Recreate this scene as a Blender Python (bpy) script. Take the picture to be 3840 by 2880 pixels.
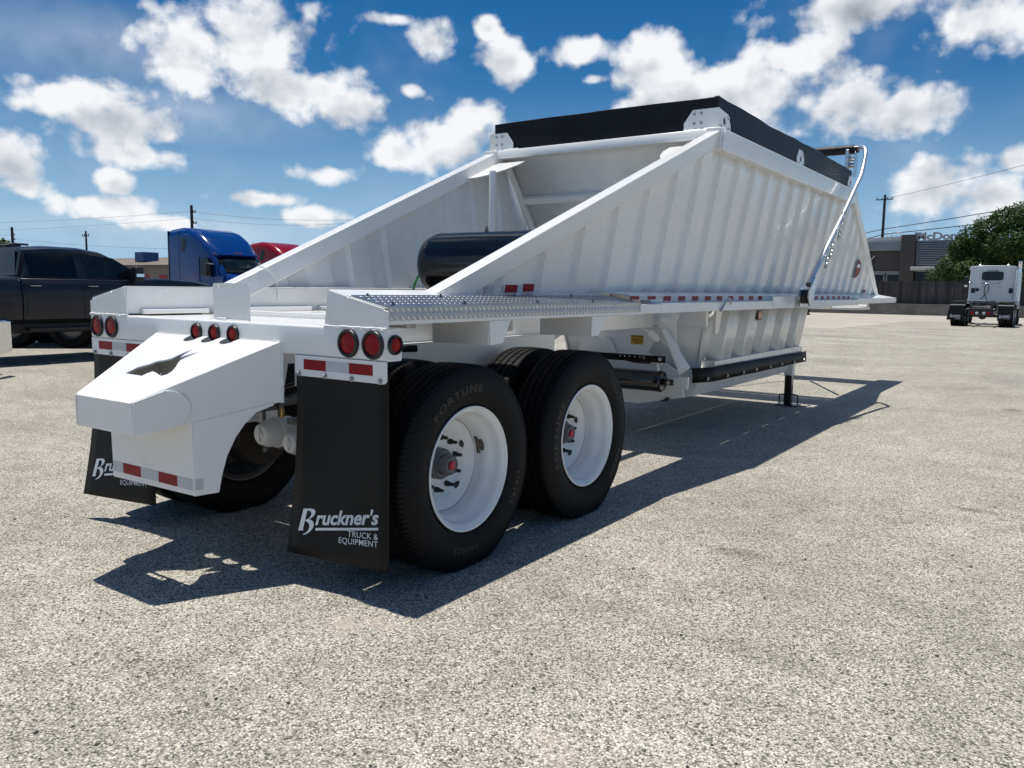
import bpy, bmesh, math, random
from mathutils import Vector, Matrix
from mathutils.geometry import tessellate_polygon
for o in list(bpy.data.objects): bpy.data.objects.remove(o)
sc = bpy.context.scene
COL = sc.collection
rnd = random.Random(7)
rad = math.radians

# ------------------------------------------------------------------ camera
cd = bpy.data.cameras.new('camera'); cam = bpy.data.objects.new('camera', cd); COL.objects.link(cam)
cd.sensor_fit = 'HORIZONTAL'; cd.sensor_width = 36.0; cd.lens = 36.0*3028.8/3840.0
cd.clip_start = 0.05; cd.clip_end = 6000
CR, CU, CF = Vector((.82,.57221,.01317)), Vector((-.07786,.08872,.99301)), Vector((-.56704,.8153,-.11731))
M = Matrix((( CR[0],CU[0],-CF[0],3.77668),(CR[1],CU[1],-CF[1],-2.63773),(CR[2],CU[2],-CF[2],1.46983),(0,0,0,1)))
cam.matrix_world = M
sc.camera = cam

# ------------------------------------------------------------------ sky and sun
W = bpy.data.worlds.new('World'); sc.world = W; W.use_nodes = True
nt = W.node_tree; nt.nodes.clear()
SKY_STRENGTH, CLOUD_STRENGTH = 0.064, 0.95
SUN_DIR = Vector((-.15,.025,1.0)).normalized()
def N(tree, t, **kw):
    n = tree.nodes.new(t)
    for k_, v_ in kw.items():
        if k_ == 'ins':
            for kk, vv in v_.items(): n.inputs[kk].default_value = vv
        else: setattr(n, k_, v_)
    return n
def math_n(tree, op, a=None, b=None, c=None, clamp=False):
    n = tree.nodes.new('ShaderNodeMath'); n.operation = op; n.use_clamp = clamp
    for i, v in enumerate((a, b, c)):
        if v is None: continue
        if isinstance(v, (int, float)): n.inputs[i].default_value = v
        else: tree.links.new(v, n.inputs[i])
    return n.outputs[0]
CLOUDS = [(0.973, 0.252, 0.075, 0.055), (0.905, 0.262, 0.11, 0.065), (0.855, 0.222, 0.1, 0.036), (0.812, 0.207, 0.066, 0.03), (1.094, 0.196, 0.085, 0.036), (1.051, 0.168, 0.085, 0.033), (1.04, 0.141, 0.06, 0.018), (1.156, 0.124, 0.04, 0.04), (1.145, 0.098, 0.04, 0.018), (1.062, 0.108, 0.026, 0.018), (1.08, 0.082, 0.07, 0.019), (1.0, 0.068, 0.07, 0.012), (0.824, 0.131, 0.06, 0.016), (0.905, 0.099, 0.062, 0.012), (0.855, 0.082, 0.05, 0.016), (0.707, 0.284, 0.042, 0.031), (0.624, 0.26, 0.041, 0.03), (0.641, 0.297, 0.019, 0.016), (0.758, 0.302, 0.04, 0.01), (0.731, 0.229, 0.018, 0.012), (0.539, 0.271, 0.04, 0.021), (0.515, 0.243, 0.02, 0.009), (0.688, 0.172, 0.085, 0.047), (0.67, 0.2, 0.062, 0.03), (0.748, 0.158, 0.042, 0.025), (0.441, 0.252, 0.06, 0.053), (0.418, 0.217, 0.075, 0.043), (0.33, 0.216, 0.1, 0.052), (0.24, 0.208, 0.1, 0.048), (0.17, 0.194, 0.07, 0.034), (0.286, 0.26, 0.07, 0.027), (0.235, 0.304, 0.14, 0.03), (0.09, 0.276, 0.075, 0.036), (0.135, 0.116, 0.064, 0.035), (0.078, 0.1, 0.05, 0.036), (0.062, 0.138, 0.022, 0.018)]
def density_group(name, det, full):
    g = bpy.data.node_groups.new(name, 'ShaderNodeTree')
    g.interface.new_socket('AzEl', in_out='INPUT', socket_type='NodeSocketVector')
    g.interface.new_socket('Dir', in_out='INPUT', socket_type='NodeSocketVector')
    g.interface.new_socket('Density', in_out='OUTPUT', socket_type='NodeSocketFloat')
    g.interface.new_socket('Puff', in_out='OUTPUT', socket_type='NodeSocketFloat')
    gi = g.nodes.new('NodeGroupInput'); go = g.nodes.new('NodeGroupOutput')
    acc = None
    for (a, e, ra, re) in CLOUDS:
        vm = g.nodes.new('ShaderNodeVectorMath'); vm.operation = 'MULTIPLY_ADD'
        g.links.new(gi.outputs['AzEl'], vm.inputs[0])
        vm.inputs[1].default_value = (1/ra, 1/re, 0); vm.inputs[2].default_value = (-a/ra, -e/re, 0)
        ln = g.nodes.new('ShaderNodeVectorMath'); ln.operation = 'LENGTH'; g.links.new(vm.outputs[0], ln.inputs[0])
        acc = ln.outputs['Value'] if acc is None else math_n(g, 'MINIMUM', acc, ln.outputs['Value'])
    blob = math_n(g, 'MAXIMUM', math_n(g, 'SUBTRACT', 1.1, acc), -1.3)
    if full:
        # the same kind of sky goes on outside the part named above
        n0 = N(g, 'ShaderNodeTexNoise', noise_dimensions='3D', ins={'Scale':4.2,'Detail':1.0,'Roughness':.5}); g.links.new(gi.outputs['Dir'], n0.inputs['Vector'])
        field = math_n(g, 'MULTIPLY_ADD', n0.outputs['Fac'], 7.0, -4.0)
        sep = g.nodes.new('ShaderNodeSeparateXYZ'); g.links.new(gi.outputs['AzEl'], sep.inputs[0])
        azd = math_n(g, 'ABSOLUTE', math_n(g, 'SUBTRACT', sep.outputs[0], .62))
        mk = math_n(g, 'MAXIMUM', math_n(g, 'MULTIPLY_ADD', azd, 6.0, -4.8), math_n(g, 'MULTIPLY_ADD', sep.outputs[1], 12.0, -4.2))
        mk = math_n(g, 'MULTIPLY', mk, 1.0, clamp=True)
        blob = math_n(g, 'MAXIMUM', blob, math_n(g, 'MULTIPLY_ADD', math_n(g, 'SUBTRACT', mk, 1.0), 4.0, field))
    n1 = N(g, 'ShaderNodeTexNoise', noise_dimensions='3D', ins={'Scale':15.0,'Detail':det,'Roughness':.55,'Distortion':.15}); g.links.new(gi.outputs['Dir'], n1.inputs['Vector'])
    tot = math_n(g, 'MULTIPLY_ADD', math_n(g, 'SUBTRACT', n1.outputs['Fac'], .5), CLOUD_NOISE, blob)
    vo = N(g, 'ShaderNodeTexVoronoi', feature='F1', ins={'Scale':34.0,'Detail':1.0,'Roughness':.55}); g.links.new(gi.outputs['Dir'], vo.inputs['Vector'])
    tot = math_n(g, 'MULTIPLY_ADD', math_n(g, 'SUBTRACT', .42, vo.outputs['Distance']), CLOUD_PUFF, tot)
    g.links.new(tot, go.inputs[0]); g.links.new(n1.outputs['Fac'], go.inputs[1])
    return g
CLOUD_NOISE, CLOUD_PUFF = 2.3, .4
G_FULL = density_group('cloud_density', 7.0, True)

tc = nt.nodes.new('ShaderNodeTexCoord')
nrm = N(nt, 'ShaderNodeVectorMath', operation='NORMALIZE'); nt.links.new(tc.outputs['Generated'], nrm.inputs[0])
sp = nt.nodes.new('ShaderNodeSeparateXYZ'); nt.links.new(nrm.outputs[0], sp.inputs[0])
az = math_n(nt, 'ARCTAN2', math_n(nt, 'MULTIPLY', sp.outputs[0], -1.0), sp.outputs[1])
el = math_n(nt, 'ARCSINE', sp.outputs[2])
cmb = nt.nodes.new('ShaderNodeCombineXYZ'); nt.links.new(az, cmb.inputs[0]); nt.links.new(el, cmb.inputs[1])
dst = N(nt, 'ShaderNodeVectorMath', operation='MULTIPLY'); nt.links.new(nrm.outputs[0], dst.inputs[0]); dst.inputs[1].default_value = (1,1,1.15)
gn = nt.nodes.new('ShaderNodeGroup'); gn.node_tree = G_FULL
nt.links.new(cmb.outputs[0], gn.inputs[0]); nt.links.new(dst.outputs[0], gn.inputs[1])
d0 = gn.outputs[0]
up = N(nt, 'ShaderNodeVectorMath', operation='ADD'); nt.links.new(dst.outputs[0], up.inputs[0]); up.inputs[1].default_value = (-.008,.003,.024)
nup = N(nt, 'ShaderNodeTexNoise', noise_dimensions='3D', ins={'Scale':15.0,'Detail':3.0,'Roughness':.5}); nt.links.new(up.outputs[0], nup.inputs['Vector'])
alpha = N(nt, 'ShaderNodeMapRange', interpolation_type='SMOOTHSTEP', ins={'From Min':-.02,'From Max':.6}); nt.links.new(d0, alpha.inputs[0])
core = N(nt, 'ShaderNodeMapRange', interpolation_type='SMOOTHSTEP', ins={'From Min':.6,'From Max':1.8,'To Max':.3}); nt.links.new(d0, core.inputs[0])
lit = math_n(nt, 'MULTIPLY_ADD', math_n(nt, 'SUBTRACT', gn.outputs[1], nup.outputs['Fac']), 2.2, .86)
def ellipses(lst):
    acc = None
    for (a, e, ra, re) in lst:
        vm = N(nt, 'ShaderNodeVectorMath', operation='MULTIPLY_ADD'); nt.links.new(cmb.outputs[0], vm.inputs[0])
        vm.inputs[1].default_value = (1/ra, 1/re, 0); vm.inputs[2].default_value = (-a/ra, -e/re, 0)
        ln = N(nt, 'ShaderNodeVectorMath', operation='LENGTH'); nt.links.new(vm.outputs[0], ln.inputs[0])
        acc = ln.outputs['Value'] if acc is None else math_n(nt, 'MINIMUM', acc, ln.outputs['Value'])
    return math_n(nt, 'SUBTRACT', 1.0, acc)
# flat shaded undersides of the larger clouds
und = math_n(nt, 'MULTIPLY_ADD', math_n(nt, 'SUBTRACT', gn.outputs[1], .5), 1.6, ellipses([(.88,.222,.09,.026),(1.05,.170,.085,.022),(.225,.190,.13,.03),(.40,.208,.07,.024),(.24,.292,.11,.02),(.12,.103,.07,.02),(.69,.153,.06,.02),(1.15,.108,.04,.02)]))
und_s = N(nt, 'ShaderNodeMapRange', interpolation_type='SMOOTHSTEP', ins={'From Min':.0,'From Max':.9,'To Max':.34}); nt.links.new(und, und_s.inputs[0])
lit = math_n(nt, 'SUBTRACT', math_n(nt, 'SUBTRACT', lit, und_s.outputs[0]), core.outputs[0], clamp=True)
ramp = nt.nodes.new('ShaderNodeValToRGB'); nt.links.new(lit, ramp.inputs[0])
ramp.color_ramp.elements[0].position = .05; ramp.color_ramp.elements[0].color = (.33,.36,.40,1)
ramp.color_ramp.elements[1].position = .95; ramp.color_ramp.elements[1].color = (.95,.96,.98,1)
em = ramp.color_ramp.elements.new(.5); em.color = (.62,.65,.7,1)
# thin veil of haze and cirrus low down and to the left
n2 = N(nt, 'ShaderNodeTexNoise', noise_dimensions='3D', ins={'Scale':4.0,'Detail':4.0,'Roughness':.6}); nt.links.new(dst.outputs[0], n2.inputs['Vector'])
veil = N(nt, 'ShaderNodeMapRange', interpolation_type='SMOOTHSTEP', ins={'From Min':.5,'From Max':.85,'To Max':.22}); nt.links.new(n2.outputs['Fac'], veil.inputs[0])
cir = math_n(nt, 'MULTIPLY', math_n(nt, 'MAXIMUM', ellipses([(1.07,.245,.20,.055),(.98,.19,.20,.04),(1.0,.06,.25,.03)]), 0.0), math_n(nt, 'MULTIPLY', n2.outputs['Fac'], 1.1))
veil_v = math_n(nt, 'MAXIMUM', veil.outputs[0], math_n(nt, 'MULTIPLY', cir, .55))
alpha_t = math_n(nt, 'MAXIMUM', math_n(nt, 'MULTIPLY', alpha.outputs[0], .97), veil_v)
sky = nt.nodes.new('ShaderNodeTexSky'); sky.sky_type = 'NISHITA'; sky.sun_disc = False
sky.sun_elevation = math.asin(SUN_DIR.z); sky.sun_rotation = math.atan2(SUN_DIR.x, SUN_DIR.y)
sky.air_density = 1.0; sky.dust_density = .1; sky.ozone_density = 5.0; sky.altitude = 200
hs = N(nt, 'ShaderNodeHueSaturation', ins={'Hue':.5,'Saturation':1.38,'Value':1.12}); nt.links.new(sky.outputs[0], hs.inputs['Color'])
low = N(nt, 'ShaderNodeMapRange', interpolation_type='SMOOTHSTEP', ins={'From Min':.26,'From Max':-.04,'To Min':0.,'To Max':.92}); nt.links.new(el, low.inputs[0])
hz = N(nt, 'ShaderNodeMix', data_type='RGBA'); nt.links.new(low.outputs[0], hz.inputs[0]); nt.links.new(hs.outputs[0], hz.inputs[6]); hz.inputs[7].default_value = (5.2,8.4,12.2,1)
b1 = N(nt, 'ShaderNodeBackground'); nt.links.new(hz.outputs[2], b1.inputs[0]); b1.inputs[1].default_value = SKY_STRENGTH
b2 = N(nt, 'ShaderNodeBackground'); nt.links.new(ramp.outputs[0], b2.inputs[0]); b2.inputs[1].default_value = CLOUD_STRENGTH
mx = nt.nodes.new('ShaderNodeMixShader'); nt.links.new(alpha_t, mx.inputs[0]); nt.links.new(b1.outputs[0], mx.inputs[1]); nt.links.new(b2.outputs[0], mx.inputs[2])
wo = nt.nodes.new('ShaderNodeOutputWorld'); nt.links.new(mx.outputs[0], wo.inputs[0])
W.cycles.sampling_method = 'NONE'

sd = bpy.data.lights.new('sun', 'SUN'); sd.energy = 5.0; sd.angle = rad(.53); sd.color = (1.0,.95,.865)
sun = bpy.data.objects.new('sun', sd); COL.objects.link(sun)
sun.rotation_euler = (-SUN_DIR).to_track_quat('-Z', 'Y').to_euler(); sun.location = (0,0,30)

sc.view_settings.view_transform = 'Standard'; sc.view_settings.look = 'None'
sc.view_settings.exposure = 0.06; sc.view_settings.gamma = 1.0; sc.view_settings.use_curve_mapping = False
sc.cycles.max_bounces = 5; sc.cycles.diffuse_bounces = 3; sc.cycles.glossy_bounces = 2; sc.cycles.transmission_bounces = 2
sc.cycles.use_adaptive_sampling = True; sc.cycles.adaptive_threshold = .02; sc.cycles.use_denoising = True
sc.cycles.caustics_reflective = False; sc.cycles.caustics_refractive = False
sc.render.resolution_x, sc.render.resolution_y = 1024, 768

# ------------------------------------------------------------------ materials
MATS = {}
def mat(name, base, rough=.5, metal=0., var=0., vscale=3., bump=0., bscale=60., bdist=.002, coat=0., spec=.5, base2=None, stretch=(1,1,1), rvar=0., trans=0., grime=0.):
    m = bpy.data.materials.new(name); m.use_nodes = True; t = m.node_tree; p = t.nodes['Principled BSDF']
    p.inputs['Roughness'].default_value = rough; p.inputs['Metallic'].default_value = metal
    p.inputs['Specular IOR Level'].default_value = spec; p.inputs['Coat Weight'].default_value = coat; p.inputs['Coat Roughness'].default_value = .06
    p.inputs['Transmission Weight'].default_value = trans
    p.inputs['Base Color'].default_value = (*base, 1)
    c = N(t, 'ShaderNodeTexCoord'); mp = N(t, 'ShaderNodeMapping'); mp.inputs['Scale'].default_value = stretch
    t.links.new(c.outputs['Object'], mp.inputs[0])
    if var > 0 or base2:
        n = N(t, 'ShaderNodeTexNoise', ins={'Scale':vscale,'Detail':4.,'Roughness':.62}); t.links.new(mp.outputs[0], n.inputs['Vector'])
        r = N(t, 'ShaderNodeValToRGB'); t.links.new(n.outputs['Fac'], r.inputs[0])
        b2_ = base2 if base2 else tuple(x*(1-var) for x in base)
        r.color_ramp.elements[0].position = .34; r.color_ramp.elements[0].color = (*b2_, 1)
        r.color_ramp.elements[1].position = .66; r.color_ramp.elements[1].color = (*base, 1)
        t.links.new(r.outputs[0], p.inputs['Base Color'])
        if rvar > 0:
            rr_ = math_n(t, 'MULTIPLY_ADD', n.outputs['Fac'], -rvar*2, rough+rvar, clamp=True); t.links.new(rr_, p.inputs['Roughness'])
    if grime > 0:
        gmp = N(t, 'ShaderNodeMapping'); gmp.inputs['Scale'].default_value = (1,1,.16); t.links.new(c.outputs['Object'], gmp.inputs[0])
        gn_ = N(t, 'ShaderNodeTexNoise', ins={'Scale':16.,'Detail':4.,'Roughness':.7}); t.links.new(gmp.outputs[0], gn_.inputs['Vector'])
        gr = N(t, 'ShaderNodeMapRange', interpolation_type='SMOOTHSTEP', ins={'From Min':.56,'From Max':.78,'To Max':grime}); t.links.new(gn_.outputs['Fac'], gr.inputs[0])
        gx = N(t, 'ShaderNodeMix', data_type='RGBA'); t.links.new(gr.outputs[0], gx.inputs[0]); t.links.new(p.inputs['Base Color'].links[0].from_socket, gx.inputs[6]); gx.inputs[7].default_value = (.40,.36,.30,1); t.links.new(gx.outputs[2], p.inputs['Base Color'])
    if bump > 0:
        n = N(t, 'ShaderNodeTexNoise', ins={'Scale':bscale,'Detail':2.,'Roughness':.6}); t.links.new(mp.outputs[0], n.inputs['Vector'])
        b = N(t, 'ShaderNodeBump', ins={'Strength':bump,'Distance':bdist}); t.links.new(n.outputs['Fac'], b.inputs['Height']); t.links.new(b.outputs[0], p.inputs['Normal'])
    MATS[name] = m
    return m
mat('white_paint', (.82,.822,.805), .26, var=.045, vscale=2.2, bump=.1, bscale=9., bdist=.006, coat=.35, rvar=.06, grime=.10)
mat('white_sheet', (.82,.822,.805), .27, var=.05, vscale=1.6, bump=.16, bscale=2.6, bdist=.012, coat=.4, rvar=.05, grime=.05)
mat('weld', (.78,.78,.765), .35, bump=.8, bscale=160., bdist=.003)
mat('black_paint', (.006,.0065,.008), .18, var=.2, bump=.04, bscale=8., coat=.4)
mat('tank_paint', (.004,.005,.007), .16, var=.2, bump=.03, bscale=8., spec=.5)
mat('black_steel', (.008,.008,.01), .3, var=.3, bump=.1, bscale=40.)
mat('rubber', (.0036,.0038,.0043), .62, var=.35, vscale=14., bump=.25, bscale=120., bdist=.001, spec=.2)
mat('rubber_letter', (.010,.010,.011), .5, spec=.45)
mat('flap_rubber', (.0062,.0062,.006), .55, var=.35, vscale=5., bump=.2, bscale=18., bdist=.003, spec=.25)
mat('board', (.0035,.004,.0055), .5, base2=(.010,.011,.014), vscale=2.5, bump=.5, bscale=22., bdist=.006, stretch=(1,.25,2.5), spec=.25)
mat('flap_print', (.62,.66,.7), .5, var=.06, vscale=20.)
mat('tape_red', (.27,.003,.010), .4, var=.12, vscale=60., bump=.15, bscale=220., bdist=.0006, spec=.2)
mat('tape_white', (.56,.58,.60), .28, var=.12, vscale=40., bump=.15, bscale=220., bdist=.0006, spec=.3)
mat('lens_red', (.36,.002,.006), .22, var=.4, vscale=55., bump=.6, bscale=90., bdist=.002, spec=.18)
mat('grommet', (.012,.013,.013), .38, var=.2, vscale=30.)
mat('zinc', (.55,.56,.57), .32, 1., var=.2, vscale=60.)
mat('bare_metal', (.66,.67,.69), .22, 1., var=.12, vscale=25., bump=.1, bscale=60.)
mat('chrome', (.75,.76,.78), .08, 1., var=.05)
mat('tread_plate', (.36,.37,.39), .28, 1., var=.14, vscale=5., bump=.12, bscale=35., bdist=.002, rvar=.08)  # base darkened to stand in for dark surroundings mirrored in the outer edge
mat('arm_metal', (.78,.79,.80), .42, 1., var=.12, vscale=25.)
mat('tread_lug', (.78,.79,.81), .26, 1., var=.1, vscale=30.)  # lighter copy for the side lugs: wear, plus glints put into the colour
mat('aluminium', (.62,.63,.65), .3, 1., var=.1)
mat('cast_grey', (.16,.165,.17), .45, .6, var=.3, vscale=30.)
mat('plug_red', (.45,.012,.035), .35)
mat('brass', (.5,.36,.14), .35, 1., var=.3, vscale=60.)
mat('drum_iron', (.018,.017,.016), .6, .3, base2=(.035,.022,.016), vscale=18.)
mat('label_yellow', (.62,.36,.012), .45, var=.08)
mat('ink', (.012,.012,.012), .5)
mat('hose_green', (.02,.3,.05), .35)
mat('amber', (.5,.12,.02), .2, var=.2, vscale=80., coat=.5)
mat('rust', (.05,.035,.025), .7, base2=(.22,.19,.16), vscale=70., stretch=(1,1,.2))
mat('navy_paint', (.007,.010,.018), .3, var=.12, vscale=1.5, coat=.25, spec=.35)
mat('blue_paint', (.003,.034,.17), .16, var=.12, vscale=1.2, bump=.05, bscale=2., coat=.3, spec=.4)
mat('red_paint', (.22,.003,.010), .2, var=.12, vscale=1.2, coat=.12, spec=.3)
mat('cab_white', (.74,.75,.75), .28, var=.05, vscale=2., coat=.4)
mat('dark_glass', (.002,.0025,.0035), .06, var=.3, vscale=2., spec=.35)
mat('tint_glass', (.010,.017,.019), .06, var=.7, vscale=2.4, spec=.4)
mat('dark_plastic', (.012,.012,.014), .5, var=.2)
mat('chassis_black', (.012,.012,.013), .45, var=.4, vscale=9.)
mat('concrete_wall', (.22,.205,.185), .85, base2=(.14,.13,.12), vscale=1.3, bump=.4, bscale=14., bdist=.01)
mat('fence_wood', (.055,.05,.05), .8, base2=(.028,.027,.03), vscale=3., bump=.5, bscale=9., bdist=.008, stretch=(6,6,.5))
def tint_by_object(name, lo, hi):
    t = MATS[name].node_tree; p = t.nodes['Principled BSDF']; src = p.inputs['Base Color'].links[0].from_socket
    oi = N(t, 'ShaderNodeObjectInfo'); mr = N(t, 'ShaderNodeMapRange', ins={'To Min':lo,'To Max':hi}); t.links.new(oi.outputs['Random'], mr.inputs[0])
    cc = N(t, 'ShaderNodeCombineColor'); [t.links.new(mr.outputs[0], cc.inputs[i]) for i in range(3)]
    mm = N(t, 'ShaderNodeMix', data_type='RGBA', blend_type='MULTIPLY'); mm.inputs[0].default_value = 1.; t.links.new(src, mm.inputs[6]); t.links.new(cc.outputs[0], mm.inputs[7]); t.links.new(mm.outputs[2], p.inputs['Base Color'])
tint_by_object('fence_wood', .55, 1.5)
mat('brick_brown', (.088,.078,.07), .8, var=.2, vscale=6., bump=.4, bscale=25.)
mat('brick_dark', (.085,.074,.068), .8, var=.2, vscale=6., bump=.4, bscale=25.)
mat('panel_grey', (.24,.265,.285), .55, var=.08, vscale=1.)
mat('trim_white', (.62,.61,.58), .5, var=.08, vscale=2.)
mat('louvre', (.26,.285,.32), .45, .3, var=.1)
mat('sign_white', (.36,.37,.39), .4, var=.06)
mat('pole_dark', (.035,.034,.036), .8, var=.25, vscale=6.)
mat('wire', (.03,.03,.034), .6)
mat('roof_tan', (.19,.155,.125), .8, base2=(.12,.10,.085), vscale=.5, stretch=(1,1,1))
mat('wall_tan', (.24,.205,.175), .85, base2=(.17,.15,.13), vscale=.4)
mat('sign_red', (.30,.012,.014), .5)
mat('sign_blue', (.012,.06,.2), .5)
mat('bark', (.07,.05,.035), .9, var=.4, vscale=12., bump=.6, bscale=30., bdist=.01)
mat('concrete_pad', (.42,.385,.335), .9, base2=(.33,.30,.262), vscale=.35, bump=.25, bscale=60., bdist=.004)
mat('pebble_dark', (.06,.058,.055), .85, var=.4, vscale=40.)
mat('skin_dark', (.02,.02,.022), .8)

def leaf_mat(name, a, b):
    m = bpy.data.materials.new(name); m.use_nodes = True; t = m.node_tree; p = t.nodes['Principled BSDF']
    c = N(t, 'ShaderNodeTexCoord'); n = N(t, 'ShaderNodeTexNoise', ins={'Scale':1.1,'Detail':5.}); t.links.new(c.outputs['Object'], n.inputs['Vector'])
    r = N(t, 'ShaderNodeValToRGB'); t.links.new(n.outputs['Fac'], r.inputs[0])
    r.color_ramp.elements[0].position = .35; r.color_ramp.elements[0].color = (*a, 1); r.color_ramp.elements[1].position = .68; r.color_ramp.elements[1].color = (*b, 1)
    t.links.new(r.outputs[0], p.inputs['Base Color']); p.inputs['Roughness'].default_value = .65; p.inputs['Specular IOR Level'].default_value = .2
    p.inputs['Subsurface Weight'].default_value = 0.; MATS[name] = m
leaf_mat('leaf_green', (.02,.042,.010), (.065,.115,.024))
leaf_mat('leaf_light', (.05,.085,.02), (.10,.14,.04))

def ground_mat():
    m = bpy.data.materials.new('chip_seal'); m.use_nodes = True; t = m.node_tree; p = t.nodes['Principled BSDF']
    L = t.links.new
    c = N(t, 'ShaderNodeTexCoord')
    warp = N(t, 'ShaderNodeTexNoise', ins={'Scale':60.,'Detail':2.}); L(c.outputs['Object'], warp.inputs['Vector'])
    wv = N(t, 'ShaderNodeVectorMath', operation='MULTIPLY_ADD'); L(warp.outputs['Color'], wv.inputs[0]); wv.inputs[1].default_value = (.012,.012,0); L(c.outputs['Object'], wv.inputs[2])
    v = N(t, 'ShaderNodeTexVoronoi', feature='F1', ins={'Scale':132.,'Randomness':1.}); L(wv.outputs[0], v.inputs['Vector'])
    v2 = N(t, 'ShaderNodeTexVoronoi', feature='F1', ins={'Scale':48.,'Randomness':1.}); L(wv.outputs[0], v2.inputs['Vector'])
    sepc = N(t, 'ShaderNodeSeparateColor'); L(v.outputs['Color'], sepc.inputs[0])
    r = N(t, 'ShaderNodeValToRGB'); L(sepc.outputs[0], r.inputs[0])
    els = r.color_ramp.elements
    els[0].position = 0.; els[0].color = (.075,.072,.068,1); els[1].position = 1.; els[1].color = (.78,.74,.64,1)
    for pos, col in ((.10,(.19,.18,.158)),(.3,(.39,.367,.315)),(.75,(.54,.508,.437))):
        e_ = els.new(pos); e_.color = (*col, 1)
    # dark binder between the chips
    gap = N(t, 'ShaderNodeMapRange', interpolation_type='SMOOTHSTEP', ins={'From Min':.42,'From Max':.78,'To Min':1.,'To Max':.45}); L(v.outputs['Distance'], gap.inputs[0])
    mul = N(t, 'ShaderNodeMix', data_type='RGBA', blend_type='MULTIPLY'); mul.inputs[0].default_value = 1.; L(r.outputs[0], mul.inputs[6])
    gc = N(t, 'ShaderNodeCombineColor'); [L(gap.outputs[0], gc.inputs[i]) for i in range(3)]; L(gc.outputs[0], mul.inputs[7])
    # broad patches, worn lanes and stains
    n = N(t, 'ShaderNodeTexNoise', ins={'Scale':.55,'Detail':5.,'Roughness':.68}); L(c.outputs['Object'], n.inputs['Vector'])
    mr = N(t, 'ShaderNodeMapRange', ins={'From Min':.3,'From Max':.7,'To Min':.76,'To Max':1.16}); L(n.outputs['Fac'], mr.inputs[0])
    n3 = N(t, 'ShaderNodeTexNoise', ins={'Scale':4.5,'Detail':4.,'Roughness':.7}); L(c.outputs['Object'], n3.inputs['Vector'])
    mr3 = N(t, 'ShaderNodeMapRange', ins={'From Min':.25,'From Max':.75,'To Min':.84,'To Max':1.12}); L(n3.outputs['Fac'], mr3.inputs[0])
    fac = math_n(t, 'MULTIPLY', mr.outputs[0], mr3.outputs[0])
    stains = [(3.27,3.62,.16,.07,.45),(4.32,5.2,.13,.16,.5),(2.3,1.75,.22,.10,.3),(5.6,10.8,.3,.5,.45),(3.2,9.5,.12,.3,.4),(4.6,1.1,.2,.16,.28),(2.9,.55,.3,.12,.22),(1.2,-1.0,.3,.2,.15),(6.,16.,.8,.4,.3),(-3.,26.,1.6,.6,.25)]
    for (sx, sy, rx, ry, am) in stains:
        q = N(t, 'ShaderNodeVectorMath', operation='MULTIPLY_ADD'); L(c.outputs['Object'], q.inputs[0]); q.inputs[1].default_value = (1/rx,1/ry,0); q.inputs[2].default_value = (-sx/rx,-sy/ry,0)
        l_ = N(t, 'ShaderNodeVectorMath', operation='LENGTH'); L(q.outputs[0], l_.inputs[0])
        dd = math_n(t, 'ADD', l_.outputs['Value'], math_n(t, 'MULTIPLY_ADD', n3.outputs['Fac'], 2.4, -1.2))
        s_ = N(t, 'ShaderNodeMapRange', interpolation_type='SMOOTHSTEP', ins={'From Min':.2,'From Max':1.3,'To Min':1-am,'To Max':1.}); L(dd, s_.inputs[0])
        fac = math_n(t, 'MULTIPLY', fac, s_.outputs[0])
    mul2 = N(t, 'ShaderNodeMix', data_type='RGBA', blend_type='MULTIPLY'); mul2.inputs[0].default_value = 1.; L(mul.outputs[2], mul2.inputs[6])
    fc = N(t, 'ShaderNodeCombineColor'); [L(fac, fc.inputs[i]) for i in range(3)]; L(fc.outputs[0], mul2.inputs[7])
    # sandy tan spots
    n4 = N(t, 'ShaderNodeTexNoise', ins={'Scale':1.1,'Detail':4.,'Roughness':.7}); L(c.outputs['Object'], n4.inputs['Vector'])
    ts = N(t, 'ShaderNodeMapRange', interpolation_type='SMOOTHSTEP', ins={'From Min':.62,'From Max':.74,'To Max':.6}); L(n4.outputs['Fac'], ts.inputs[0])
    mix = N(t, 'ShaderNodeMix', data_type='RGBA'); L(ts.outputs[0], mix.inputs[0]); L(mul2.outputs[2], mix.inputs[6]); mix.inputs[7].default_value = (.44,.37,.295,1)
    L(mix.outputs[2], p.inputs['Base Color'])
    p.inputs['Roughness'].default_value = .82; p.inputs['Specular IOR Level'].default_value = .3
    h = math_n(t, 'MULTIPLY_ADD', v.outputs['Distance'], -1.0, math_n(t, 'MULTIPLY', v2.outputs['Distance'], -.8))
    b = N(t, 'ShaderNodeBump', ins={'Strength':.75,'Distance':.0075}); L(h, b.inputs['Height']); L(b.outputs[0], p.inputs['Normal'])
    MATS['chip_seal'] = m
ground_mat()

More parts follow.
